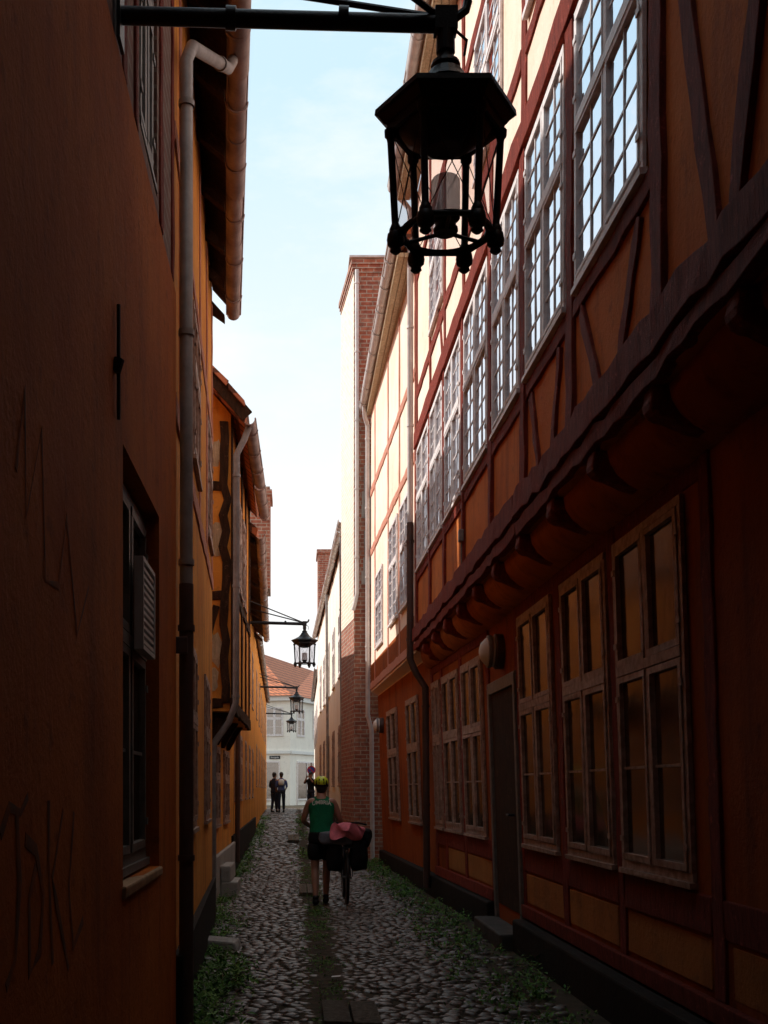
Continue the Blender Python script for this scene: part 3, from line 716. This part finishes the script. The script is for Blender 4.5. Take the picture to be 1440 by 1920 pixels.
for a,b in ((8.6,9.6),(11.2,12.2)): window(FB,LB,a,b,1.2,2.6,'ground','frame_shade','glass_g',-.01)
mb=MB(); mb.fbox(FB,7.05,13.3,-.1,.5,0,.05,.01); mk('plinth',mb,LB,('dark',))
mb=MB(); mb.fbox(FB,7.06,7.10,2.32,2.42,.0,.085); mk('junction_box',mb,LB,('pipe_d',),bevel=.006)
FCl=FD([(15,-1.10),(20,-1.06)],-1); FCu=FD([(15,-.80),(20,-.76)],-1)
LC=top('jettied_house',(-1.1,17,0),'old ochre half-timbered house with jettied upper floor and tiled gable','house')
mb=MB(); mb.extr([15,20],lambda d:[(FCl.X(d),-.3),(FCl.X(d),2.5),(FCu.X(d),2.5),(FCu.X(d),6.3),(-4.6,10.6),(-9,6.3),(-9,-.3)]); mk('wall',mb,LC,('orange_l',))
mb=MB(); mb.extr([14.8,20],lambda d:[(-.62,6.12),(-4.6,10.75),(-9.2,6.2),(-9.2,6.34),(-4.6,10.93),(-.57,6.27)]); mk('roof',mb,LC,('tile',))
mb=MB(); mb.gutter((-.56,14.8,6.18),(-.49,20,6.14),.08); mk('gutter',mb,LC,('gut_p',),smooth=True)
mb=MB()
for u in (15.1,16.3,17.5,18.7,19.9): mb.rough(FCu,(u,2.65),(u,6.3),.14,-.01,.025)
mb.rough(FCu,(14.97,2.59),(20,2.59),.17,-.01,.04,24,.014); mb.rough(FCu,(15,4.16),(20,4.16),.12,-.01,.03,20,.012)
FCg=FL((-1.6,15),(-.8,15))
mb.rough(FCg,(.73,2.6),(.73,6.2),.11,-.01,.03,18,.026); mb.rough(FCg,(.42,4.0),(.46,6.3),.08,-.01,.02,12,.024)
for z in (2.58,3.98,5.38): mb.rough(FCg,(.0,z),(.7,z),.12,-.01,.022,6,.02)
mb.rough(FCg,(.3,2.7),(.62,3.85),.08,-.01,.018,6,.015)
mk('timber_frame',mb,LC,('timber_d',),bevel=.008)
mb=MB()
for (a,z,r) in ((.62,4.7,.10),(.3,5.1,.13),(.58,3.3,.12),(.25,3.2,.09),(.6,5.8,.09),(.56,2.9,.08)):
    n=11; vs=[]
    for w_ in (.001,.012):
        for k in range(n):
            q=r*random.uniform(.6,1.3); vs.append(FCg.P(a+q*math.cos(6.283*k/n),z+q*1.8*math.sin(6.283*k/n),w_))
    mb.add(vs,[(k,(k+1)%n,n+(k+1)%n,n+k) for k in range(n)]+[tuple(range(n,2*n))])
mk('plaster_patches',mb,LC,('soffit',),label='crumbling pale plaster patches')
for u in (15.2,16.4,17.6,18.8):
    mb=MB(); mb.hexa([(FCl.X(u)-.02,u-.06,2.12),(FCl.X(u)+.05,u-.06,2.12),(FCl.X(u)+.05,u+.06,2.12),(FCl.X(u)-.02,u+.06,2.12),(FCl.X(u)-.02,u-.06,2.49),(FCu.X(u)-.04,u-.06,2.49),(FCu.X(u)-.04,u+.06,2.49),(FCl.X(u)-.02,u+.06,2.49)],J)
    mk('jetty_bracket',mb,LC,('timber_d',),bevel=.008)
mb=MB(); mb.beam(FL((-4.6,14.8),(-.5,14.8)),(0.,10.76),(4.02,6.2),.16,0,.04); mk('verge_board',mb,LC,('timber_d',))
mb=MB()
for k in range(14):
    x=-.62-k*.22; z=6.3+k*.22*1.163; mb.hexa([(x-.2,14.72,z+.23),(x,14.72,z),(x,14.85,z),(x-.2,14.85,z+.23),(x-.2,14.72,z+.31),(x+.02,14.72,z+.08),(x+.02,14.85,z+.08),(x-.2,14.85,z+.31)],.014)
mk('verge_tiles',mb,LC,('tile',))
for a,b in ((15.5,16.1),(16.6,17.3),(17.8,18.5)): window(FCu,LC,a,b,4.3,5.6,'ground','frame_shade','glass_u',.0)
for a,b in ((15.9,17.0),(18.0,19.1)): window(FCl,LC,a,b,1.0,2.1,'ground','frame_shade','glass_g',.0)
zl([(-.57,14.92,6.1),(-.62,14.9,5.95),(-.72,14.9,5.75),(-.73,14.9,2.6),(-.82,14.9,2.35),(-1.0,14.9,2.1),(-1.02,14.9,1.9),(-1.02,14.9,.1)],LC,'zinc',.042)
mb=MB(); mb.fbox(FCl,15.0,20,-.1,.6,0,.08,.02); mk('plinth',mb,LC,('grey',),bevel=.02)
mb=MB(); mb.box(-3,-1.12,13.32,14.98,-.2,2.6,.0); mk('garden_wall',mb,None,('brick_d',),label='low dark brick wall closing the gap between two houses',cat='wall')
st=top('stone_steps',(-.9,16.9,0),'worn whitewashed steps beside the house wall','steps')
mb=MB(); mb.box(-1.02,-.78,16.4,17.5,-.05,.2,.015); mk('step',mb,st,('grey',),bevel=.02)
mb=MB(); mb.box(-1.02,-.87,16.4,17.5,.2,.42,.015); mk('step',mb,st,('grey',),bevel=.02)
mb=MB(); mb.hexa([(-.86,11.0,-.02),(-.52,10.9,-.02),(-.5,11.25,-.02),(-.86,11.3,-.02),(-.86,11.0,.10),(-.54,10.92,.07),(-.52,11.22,.075),(-.86,11.28,.11)],.01); mk('guard_stone',mb,None,('grey',),bevel=.02,label='low flat stone lying against the house base',cat='stone')
FDd=FD([(20.05,-1.06),(34,-1.12)],-1)
LD=gable_house('orange_row_house',FDd,20.05,34,-1,'orange_l',6.1,8.9,-4.5,-8,'orange plastered row house with long gutter','house',lambda d:-.56-(d-20)*.0155,'gut_p')
for k in range(5):
    u=21+k*2.6; window(FDd,LD,u,u+1,3.7,5.2,'ground','frame_shade','glass_u',-.018); window(FDd,LD,u+.1,u+1.1,1.3,2.6,'ground','frame_shade','glass_g',-.018)
mb=MB(); mb.box(-1.35,-.55,27.5,28.6,6.2,8.6); mb.box(-1.4,-.5,27.45,28.65,8.4,8.52); mk('chimney',mb,LD,('brick',))
zl([FDd.P(21.0,6.1,.1),FDd.P(21,.2,.06)],LD,'pipe_d',.045)
mb=MB(); mb.fbox(FDd,20.05,34,-.1,.7,0,.04,.0); mk('plinth',mb,LD,('dark',))
FE=FD([(34.05,-1.12),(61,-1.40)],-1)
LE=gable_house('yellow_row_house',FE,34.05,61,-1,'orange_l',6.0,8.5,-4.5,-8,'ochre yellow row house at the far end of the alley','house',lambda d:FE.X(d)+.12,'zinc')
for k in range(6):
    u=36+k*4; window(FE,LE,u,u+1,3.7,5.2,'ground','frame_shade','glass_u',-.018); window(FE,LE,u+.1,u+1.1,1.6,2.9,'ground','frame_shade','glass_g',-.018)

# ================================================================ END BUILDING
JB=top('corner_shop_building',(-.2,74,.5),'off-white two-storey corner building with red tiled roof and shop windows','building')
c0=(-.2,74);cl=(-11,77);cr=(7,90)
mb=MB(); base=[c0,cr,(-2,100),cl]
mb.hexa([(x,y,0) for x,y in base]+[(x,y,7.4) for x,y in base]); mk('wall',mb,JB,('white',))
mb=MB()
e=[(-.1,73.5),(7.6,90),(-2,100.5),(-11.5,76.8)]
r0,r1=(-2.6,79,10.8),(1.5,92,10.8)
mb.add([(x,y,7.4) for x,y in e]+[r0,r1],[(0,1,5,4),(1,2,5),(2,3,4,5),(3,0,4),(0,3,2,1)]); mk('roof',mb,JB,('tile',))
FJ=FL(cl,c0); LJ=math.hypot(c0[0]-cl[0],c0[1]-cl[1]); FJr=FL(c0,cr)
mb=MB(); mb.fbox(FJ,0,LJ,7.1,7.4,0,.25); mb.fbox(FJr,0,16,7.1,7.4,0,.25); mb.fbox(FJ,0,LJ,3.75,3.95,0,.12); mb.fbox(FJr,0,16,3.75,3.95,0,.12); mk('cornice',mb,JB,('whitec',))
for a,b in ((LJ-1.6,LJ-.45),(LJ-4.2,LJ-3.0)): window(FJ,JB,a,b,4.9,6.7,'ground','frame_w','glass_g',.02)
for k in range(4): window(FJr,JB,1+k*2.6,2.2+k*2.6,4.9,6.7,'ground','frame_w','glass_g',.02)
for F_,a,b in ((FJ,LJ-2.6,LJ-.7),(FJr,1,4),(FJr,5,8)):
    mb=MB(); mb.fbox(F_,a,b,.9,3.2,0,.05); sw=mk('shop_window',mb,JB,('glass_g',))
    mb=MB()
    for q in (a,(a+b)/2,b): mb.fbox(F_,q-.03,q+.03,.5,3.2,.0,.09)
    mb.fbox(F_,a,b,3.2,3.3,0,.09); mb.fbox(F_,a,b,.8,.9,0,.09); mk('frame',mb,sw,('frame_w',))
mb=MB(); mb.fbox(FJ,LJ-1.35,LJ-.65,3.42,3.62,.02,.05); sg=mk('street_name_sign',mb,JB,('iron',))
def text(s,size,mat,parent,loc,rot,name='lettering',ext=.002,warp=None,off=0):
    cu=bpy.data.curves.new(name,'FONT'); cu.body=s; cu.size=size; cu.align_x='CENTER'; cu.align_y='CENTER'; cu.extrude=ext; cu.offset=off
    t=bpy.data.objects.new('tmp',cu); col.objects.link(t); dg=bpy.context.evaluated_depsgraph_get()
    me=bpy.data.meshes.new_from_object(t.evaluated_get(dg)); bpy.data.objects.remove(t); me.materials.clear(); me.materials.append(M[mat])
    if warp:
        for v in me.vertices: warp(v)
    o=bpy.data.objects.new(name,me); col.objects.link(o); o.rotation_euler=rot
    if parent: o.parent=parent; o.location=Vector(loc)-WP[parent.name]
    return o
p=FJ.P(LJ-1.0,3.52,.056); ang=math.atan2(FJ.t.y,FJ.t.x)
text('Stengade',.15,'white_p',sg,p,(R(90),0,ang),'lettering')
ns=top('no_parking_sign',(.84,55,.5),'round blue and red no parking sign on a grey post','traffic sign')
mb=MB(); mb.tube([(.84,55,.4),(.84,55,2.75)],.03,8); mk('post',mb,ns,('zinc',),smooth=True)
def disc(mb,r0,r1,y,n=24):
    vs=[(.84+r*math.cos(2*math.pi*k/n),yy,2.4+r*math.sin(2*math.pi*k/n)) for r,yy in ((r1,y),(r0,y),(r0,y+.01),(r1,y+.01)) for k in range(n)]
    mb.add(vs,[(q*n+k,q*n+(k+1)%n,((q+1)%4)*n+(k+1)%n,((q+1)%4)*n+k) for q in range(4) for k in range(n)])
mb=MB(); disc(mb,.002,.2,54.94); sf=mk('sign_face',mb,ns,('signblue',))
mb=MB(); disc(mb,.15,.2,54.925); mb.beam(FL((.84,54.93),(1.84,54.93)),(-.12,2.52),(.12,2.28),.05,0,.006); mk('sign_border',mb,ns,('red',))

# ================================================================ PEOPLE
def skinmesh(V,E,Rr,root=0,sub=2):
    me=bpy.data.meshes.new('t'); me.from_pydata(V,E,[]); o=bpy.data.objects.new('t',me); col.objects.link(o)
    s=o.modifiers.new('s','SKIN'); s.use_smooth_shade=True
    ss=o.modifiers.new('u','SUBSURF'); ss.levels=sub; ss.render_levels=sub
    for i,r in enumerate(Rr):
        d=me.skin_vertices[0].data[i]; d.radius=(r if isinstance(r,tuple) else (r,r)); d.use_root=(i==root)
    dg=bpy.context.evaluated_depsgraph_get(); m2=bpy.data.meshes.new_from_object(o.evaluated_get(dg)); bpy.data.objects.remove(o)
    return m2
def person(loc,yaw,J,label,top_c,leg_c,scale=1.0,legcut='long',hands=True,hair=True):
    base=Vector(loc); P=top('person',base,label,'person')
    rot=Matrix.Rotation(yaw,4,'Z')
    V=[];E=[];Rr=[];N={}
    def v(n,p,r,par=None):
        N[n]=len(V);V.append(tuple(Vector(p)*scale));Rr.append(tuple(x*scale for x in r) if isinstance(r,tuple) else r*scale)
        if par is not None:E.append((N[par],N[n]))
    v('pel',J['pel'],(.13,.10))
    v('sp',J['sp'],(.12,.09),'pel'); v('ch',J['ch'],(.13,.09),'sp'); v('nk',J['nk'],.055,'ch'); v('h0',J['h0'],(.07,.075),'nk'); v('h1',J['h1'],(.078,.09),'h0'); v('h2',Vector(J['h1'])+Vector((0,-.005,.07)),(.055,.065),'h1')
    v('nose',Vector(J['h0'])+Vector((0,.095,.03)),.012,'h0')
    for s,sg in (('l',-1),('r',1)):
        v('ear'+s,Vector(J['h1'])+Vector((sg*.085,0,-.03)),.014,'h1')
        v('sh'+s,J['sh'+s],.055,'ch'); v('el'+s,J['el'+s],.04,'sh'+s); v('wr'+s,J['wr'+s],.027,'el'+s)
        d=(Vector(J['wr'+s])-Vector(J['el'+s])).normalized(); pl=Vector(J['wr'+s])+d*.07
        v('pa'+s,pl,(.034,.02),'wr'+s)
        if hands:
            side=d.cross(Vector((0,0,1))); side=side.normalized() if side.length>.1 else Vector((1,0,0))
            dn=Vector((0,0,-1)) if abs(d.z)<.8 else Vector((0,1,0))
            for k,(off,ln) in enumerate(((-.03,.062),(-.01,.07),(.01,.066),(.03,.052))):
                v('f%d%s'%(k,s),pl+side*off+d*ln*.55,.009,'pa'+s); v('g%d%s'%(k,s),pl+side*off+d*ln*.75+dn*ln*.4,.008,'f%d%s'%(k,s))
            v('t0'+s,Vector(J['wr'+s])+d*.03-side*.045*sg,.011,'wr'+s); v('t1'+s,Vector(J['wr'+s])+d*.065-side*.05*sg+dn*.02,.009,'t0'+s)
        v('hp'+s,J['hp'+s],.085,'pel'); v('kn'+s,J['kn'+s],.055,'hp'+s)
        kn=Vector(J['kn'+s]);an=Vector(J['an'+s]); v('cf'+s,kn+(an-kn)*.35+Vector((0,-.015,0)),.053,'kn'+s); v('an'+s,an,.036,'cf'+s)
        v('to'+s,an+Vector((0,.14,-.045)),(.036,.025),'an'+s)
    me=skinmesh(V,E,Rr); me.materials.append(M['skin'])
    b=bpy.data.objects.new('body',me); col.objects.link(b); b.parent=P; b.rotation_euler[2]=yaw
    def part(nm,mb,mat,sub=1,label=None):
        mb.v=[tuple(base+rot@(Vector(q)*scale)) for q in mb.v]
        return mk(nm,mb,P,(mat,),smooth='all',sub=sub,label=label)
    pel,sp,ch,nk=[Vector(J[k]) for k in('pel','sp','ch','nk')]
    mb=MB()
    shw=abs(J['shr'][0]-J['shl'][0])/2
    mb.loft([(pel.x,pel.y,pel.z-.06,.165,.125),(pel.x,pel.y,pel.z,.168,.13),(sp.x,sp.y,sp.z-.05,.15,.118),(sp.x,sp.y,sp.z+.06,.16,.12),(ch.x,ch.y,ch.z-.06,shw+.01,.13),(ch.x,ch.y,ch.z+.02,shw+.025,.125),(ch.x,ch.y,ch.z+.07,shw+.012,.1),(nk.x,nk.y,nk.z-.03,.105,.08),(nk.x,nk.y,nk.z+.005,.062,.062)],20)
    if top_c!='green':
        for s in 'lr':
            a,e,w=[Vector(J[k+s]) for k in('sh','el','wr')]; mb.tube([a,a+(e-a)*.6,e,e+(w-e)*.3],[.07,.06,.052,.05],12)
    tp=part('shirt',mb,top_c)
    mb=MB()
    mb.loft([(pel.x,pel.y,pel.z+.06,.16,.122),(pel.x,pel.y,pel.z,.175,.135),(pel.x,pel.y,pel.z-.08,.185,.14),(pel.x,pel.y,pel.z-.14,.16,.12)],20)
    for s in 'lr':
        h_,k_,a_=[Vector(J[k+s]) for k in('hp','kn','an')]
        if legcut=='short': mb.tube([h_+Vector((0,0,-.02)),h_+(k_-h_)*.4,h_+(k_-h_)*.78],[.105,.105,.11],14)
        else: mb.tube([h_+Vector((0,0,-.02)),h_+(k_-h_)*.5,k_,k_+(a_-k_)*.5,a_+Vector((0,0,.02))],[.1,.09,.07,.065,.06],14)
    part('shorts' if legcut=='short' else 'trousers',mb,leg_c)
    for s in 'lr':
        a_=Vector(J['an'+s]); mb=MB()
        mb.tube([a_+Vector((0,-.035,-.04)),a_+Vector((0,0,-.035)),a_+Vector((0,.08,-.045)),a_+Vector((0,.16,-.05)),a_+Vector((0,.20,-.055))],[.038,.048,.044,.04,.022],12)
        mb.tube([a_+Vector((0,0,-.02)),a_+Vector((0,0,.06))],[.046,.043],12)
        part('shoe',mb,'blackp')
    h1=Vector(J['h1'])
    if hair:
        mb=MB(); mb.ball((h1.x,h1.y-.02,h1.z+.015),.092,.105,.105,16,10); mb.ball((h1.x,h1.y-.06,h1.z-.05),.07,.05,.07,12,8); part('hair',mb,'hair',0)
    mb=MB()
    for sg in (-1,1): mb.ball((J['h0'][0]+sg*.03,J['h0'][1]+.082,J['h0'][2]+.055),.012,.008,.009,8,6)
    mb.box(J['h0'][0]-.022,J['h0'][0]+.022,J['h0'][1]+.085,J['h0'][1]+.092,J['h0'][2]-.012,J['h0'][2]-.006)
    part('face_features',mb,'hair',0)
    return P,part,rot,base,tp
Jc=dict(pel=(0,0,.91),sp=(0,.02,1.07),ch=(.0,.06,1.27),nk=(0,.09,1.42),h0=(0,.12,1.49),h1=(0,.12,1.56),
 shl=(-.16,.06,1.35),shr=(.16,.06,1.35),ell=(-.24,.10,1.08),elr=(.24,.08,1.11),wrl=(-.14,.34,1.0),wrr=(.30,.24,1.0),
 hpl=(-.085,0,.85),hpr=(.085,.0,.85),knl=(-.085,-.0,.47),knr=(.07,.13,.48),anl=(-.08,-.14,.075),anr=(.06,.10,.075))
P,part,rot,base,jer=person((.37,15.4,0),0,Jc,'cyclist in green jersey and yellow helmet pushing a loaded bicycle','green','black',legcut='short')
jer['label']='green sleeveless jersey with white lettering'
mb=MB(); h1=Vector(Jc['h1'])
mb.ball((h1.x,h1.y-.005,h1.z+.035),.098,.13,.085,20,10)
hel=part('helmet',mb,'yellow',0)
mb=MB()
for sg in (-1,1):
    for (ax,z0,yy) in ((.03,.045,-.135),(.065,.03,-.115)):
        mb.tube([(h1.x+sg*ax,h1.y+yy+.012,h1.z+z0-.03),(h1.x+sg*ax*.9,h1.y+yy+.02,h1.z+z0+.02),(h1.x+sg*ax*.75,h1.y+yy+.075,h1.z+.105-.02*(ax>.05)-.008)],[.008,.012,.008],8)
mb.ball((h1.x,h1.y-.005,h1.z-.008),.094,.122,.045,16,8)
part('helmet_vents',mb,'black',0)
def arc(v):
    v.co.y-= (v.co.x**2)*1.3
text('UMBRIA',.07,'white_p',jer,(.37,15.4+.06-.150,1.33),(R(84),0,0),'lettering',.004,arc,.001)

bx=.70
bk=top('bicycle',(bx,15.7,0),'loaded touring bicycle seen from behind with black panniers','bicycle')
def wheel(yc):
    mb=MB(); n=28; r=.335
    pts=[(bx,yc+r*math.cos(2*math.pi*k/n),r+.02+r*math.sin(2*math.pi*k/n)) for k in range(n+1)]; mb.tube(pts,.02,8,False)
    w=mk('wheel',mb,bk,('blackp',),smooth=True)
    mb=MB(); r2=.305; pts=[(bx,yc+r2*math.cos(2*math.pi*k/n),r+.02+r2*math.sin(2*math.pi*k/n)) for k in range(n+1)]; mb.tube(pts,.011,6,False)
    for k in range(18):
        a=2*math.pi*k/18; mb.tube([(bx+(.025 if k%2 else -.025),yc,r+.02),(bx,yc+r2*math.cos(a),r+.02+r2*math.sin(a))],.0018,4,False)
    mb.tube([(bx-.06,yc,r+.02),(bx+.06,yc,r+.02)],.018,8); mk('rim',mb,w,('zinc',))
wheel(15.3); wheel(16.33)
mb=MB()
for a,b,r in (((bx,15.72,.28),(bx,15.55,.85),.016),((bx,15.72,.28),(bx,16.16,.82),.018),((bx,15.58,.78),(bx,16.14,.9),.016),((bx,16.14,.95),(bx,16.2,.72),.02)):
    mb.tube([a,b],r,10)
for s in (-.05,.05):
    mb.tube([(bx+s,15.3,.355),(bx+s*.4,15.72,.28)],.01,8); mb.tube([(bx+s,15.3,.355),(bx+s*.3,15.57,.78)],.009,8); mb.tube([(bx+s,16.33,.355),(bx+s,16.2,.72),(bx,16.18,.75)],.011,8)
mk('bicycle_frame',mb,bk,('navy',),smooth=True)
mb=MB(); mb.tube([(bx,16.14,.95),(bx,16.1,1.04)],.014,8); mb.tube([(bx-.29,15.95,1.02),(bx-.2,16.08,1.04),(bx,16.12,1.04),(bx+.2,16.08,1.04),(bx+.29,15.95,1.02)],.013,8); mk('handlebar',mb,bk,('black',),smooth=True)
mb=MB(); mb.loft([(bx,15.52,.93,.04,.08),(bx,15.5,.95,.075,.13),(bx,15.5,.985,.07,.125),(bx,15.5,.995,.03,.08)],16); mb.tube([(bx,15.55,.85),(bx,15.53,.95)],.013,8); mk('saddle',mb,bk,('blackp',),smooth='all')
mb=MB()
for s in (-.07,.07): mb.tube([(bx+s,15.5,.75),(bx+s,15.1,.74)],.006,6); mb.tube([(bx+s,15.3,.36),(bx+s,15.25,.74)],.006,6)
for y in (15.12,15.25,15.38): mb.tube([(bx-.07,y,.745),(bx+.07,y,.745)],.006,6)
mk('rack',mb,bk,('iron',))
def soft(name,c,s,mat,label,cat,rough=.02,parent=None):
    bm=bmesh.new(); bmesh.ops.create_cube(bm,size=1); bmesh.ops.subdivide_edges(bm,edges=bm.edges,cuts=5,use_grid_fill=True)
    mb=MB(); vs=[]
    for v in bm.verts:
        q=Vector(v.co); t=(q.normalized()*.56)*.45+q*.55; p=Vector((t.x*s[0],t.y*s[1],t.z*s[2]))
        p+=Vector((noise.noise(p*9+Vector(c)),noise.noise(p*9+Vector((5,1,2))+Vector(c)),noise.noise(p*9-Vector(c))))*rough*2
        vs.append(p+Vector(c))
    mb.add(vs,[[v.index for v in f.verts] for f in bm.faces]); bm.free()
    return mk(name,mb,parent,(mat,),smooth='all',sub=1,label=label,cat=cat)
soft('pannier_bag',(bx-.16,15.28,.63),(.2,.36,.40),'black','black pannier bag hanging from the bicycle rack','bag')
soft('pannier_bag',(bx+.15,15.28,.66),(.22,.38,.44),'black','black pannier bag hanging from the bicycle rack','bag')
soft('rolled_bag',(bx-.14,15.2,.87),(.46,.24,.16),'greybag','grey rolled bag strapped on top of the rack','bag')
soft('towel',(bx-.02,15.12,.965),(.36,.24,.15),'pink','crumpled pink towel draped over the bicycle luggage','towel',.06)
soft('duffel_bag',(bx+.12,15.25,.88),(.34,.3,.24),'black','black duffel bag on the bicycle luggage','bag',.03)

Js=dict(pel=(0,0,.95),sp=(0,.0,1.1),ch=(0,.01,1.32),nk=(0,.02,1.49),h0=(0,.04,1.57),h1=(0,.03,1.64),
 shl=(-.17,0,1.41),shr=(.17,0,1.41),ell=(-.24,-.02,1.13),elr=(.24,-.02,1.13),wrl=(-.2,.16,.98),wrr=(.2,.16,.98),
 hpl=(-.09,0,.9),hpr=(.09,0,.9),knl=(-.1,.03,.5),knr=(.1,-.0,.5),anl=(-.1,-.06,.075),anr=(.11,.04,.075))
person((-.52,51,.5),R(10),Js,'standing person in blue shirt and dark trousers seen from behind','blue','navy')
person((-.84,51.4,.5),R(-40),Js,'standing person in dark blue top and dark trousers','navy','navy')
mb=MB(); mb.loft([(-.52,50.82,1.68,.10,.04),(-.52,50.8,1.76,.13,.07),(-.52,50.8,1.88,.12,.07),(-.52,50.83,1.94,.07,.04)],14); mk('rucksack',mb,None,('whitec',),smooth='all',label='small white rucksack worn on the back',cat='bag')
Jp=dict(Js); Jp.update(ell=(-.24,.16,1.25),elr=(.24,.16,1.25),wrl=(-.07,.26,1.5),wrr=(.07,.26,1.5))
person((.75,50,.5),R(150),Jp,'person in dark clothes raising both hands to take a picture','black','navy')

# ================================================================ SKY, SUN, CAMERA
EL=R(40); AZ=R(-72)
S=Vector((math.sin(AZ)*math.cos(EL),math.cos(AZ)*math.cos(EL),math.sin(EL)))
w=bpy.data.worlds.new('World'); sc.world=w; w.use_nodes=True; t=w.node_tree
bg=t.nodes['Background']; sk=t.nodes.new('ShaderNodeTexSky'); sk.sky_type='NISHITA'; sk.sun_disc=False; sk.sun_elevation=EL; sk.sun_rotation=AZ
tc=t.nodes.new('ShaderNodeTexCoord'); mp=t.nodes.new('ShaderNodeMapping'); mp.inputs['Scale'].default_value=(1,1,2.6); t.links.new(tc.outputs['Generated'],mp.inputs[0])
cf=ramp(t,nz(t,mp.outputs[0],3.2,10,.62),.46,.74)
sx=t.nodes.new('ShaderNodeSeparateXYZ'); t.links.new(tc.outputs['Generated'],sx.inputs[0])
hz=ramp(t,sx.outputs[2],.20,.52,(1,1,1,1),(0.0,0,0,1))
c=mix(t,.9,sk.outputs[0],(5.7,7.6,8.6))
c=mix(t,hz,c,(8.4,8.5,8.5))
c=mix(t,cf,c,(8.4,8.5,8.6))
t.links.new(c,bg.inputs[0]); bg.inputs[1].default_value=.128
l=bpy.data.lights.new('sun','SUN'); l.energy=5; l.angle=R(.5); l.color=(1,.95,.89)
lo=bpy.data.objects.new('sun',l); col.objects.link(lo); lo.rotation_euler=S.to_track_quat('Z','Y').to_euler(); lo.location=(-20,20,30)
cam=bpy.data.cameras.new('camera'); co=bpy.data.objects.new('camera',cam); col.objects.link(co); co.location=(0,0,EYE); co.rotation_euler=(R(90),0,0)
cam.sensor_fit='VERTICAL'; cam.sensor_height=36; cam.lens=2200/1920*36; cam.shift_x=170/1920; cam.shift_y=520/1920; cam.clip_end=3000; cam.clip_start=.05
sc.camera=co
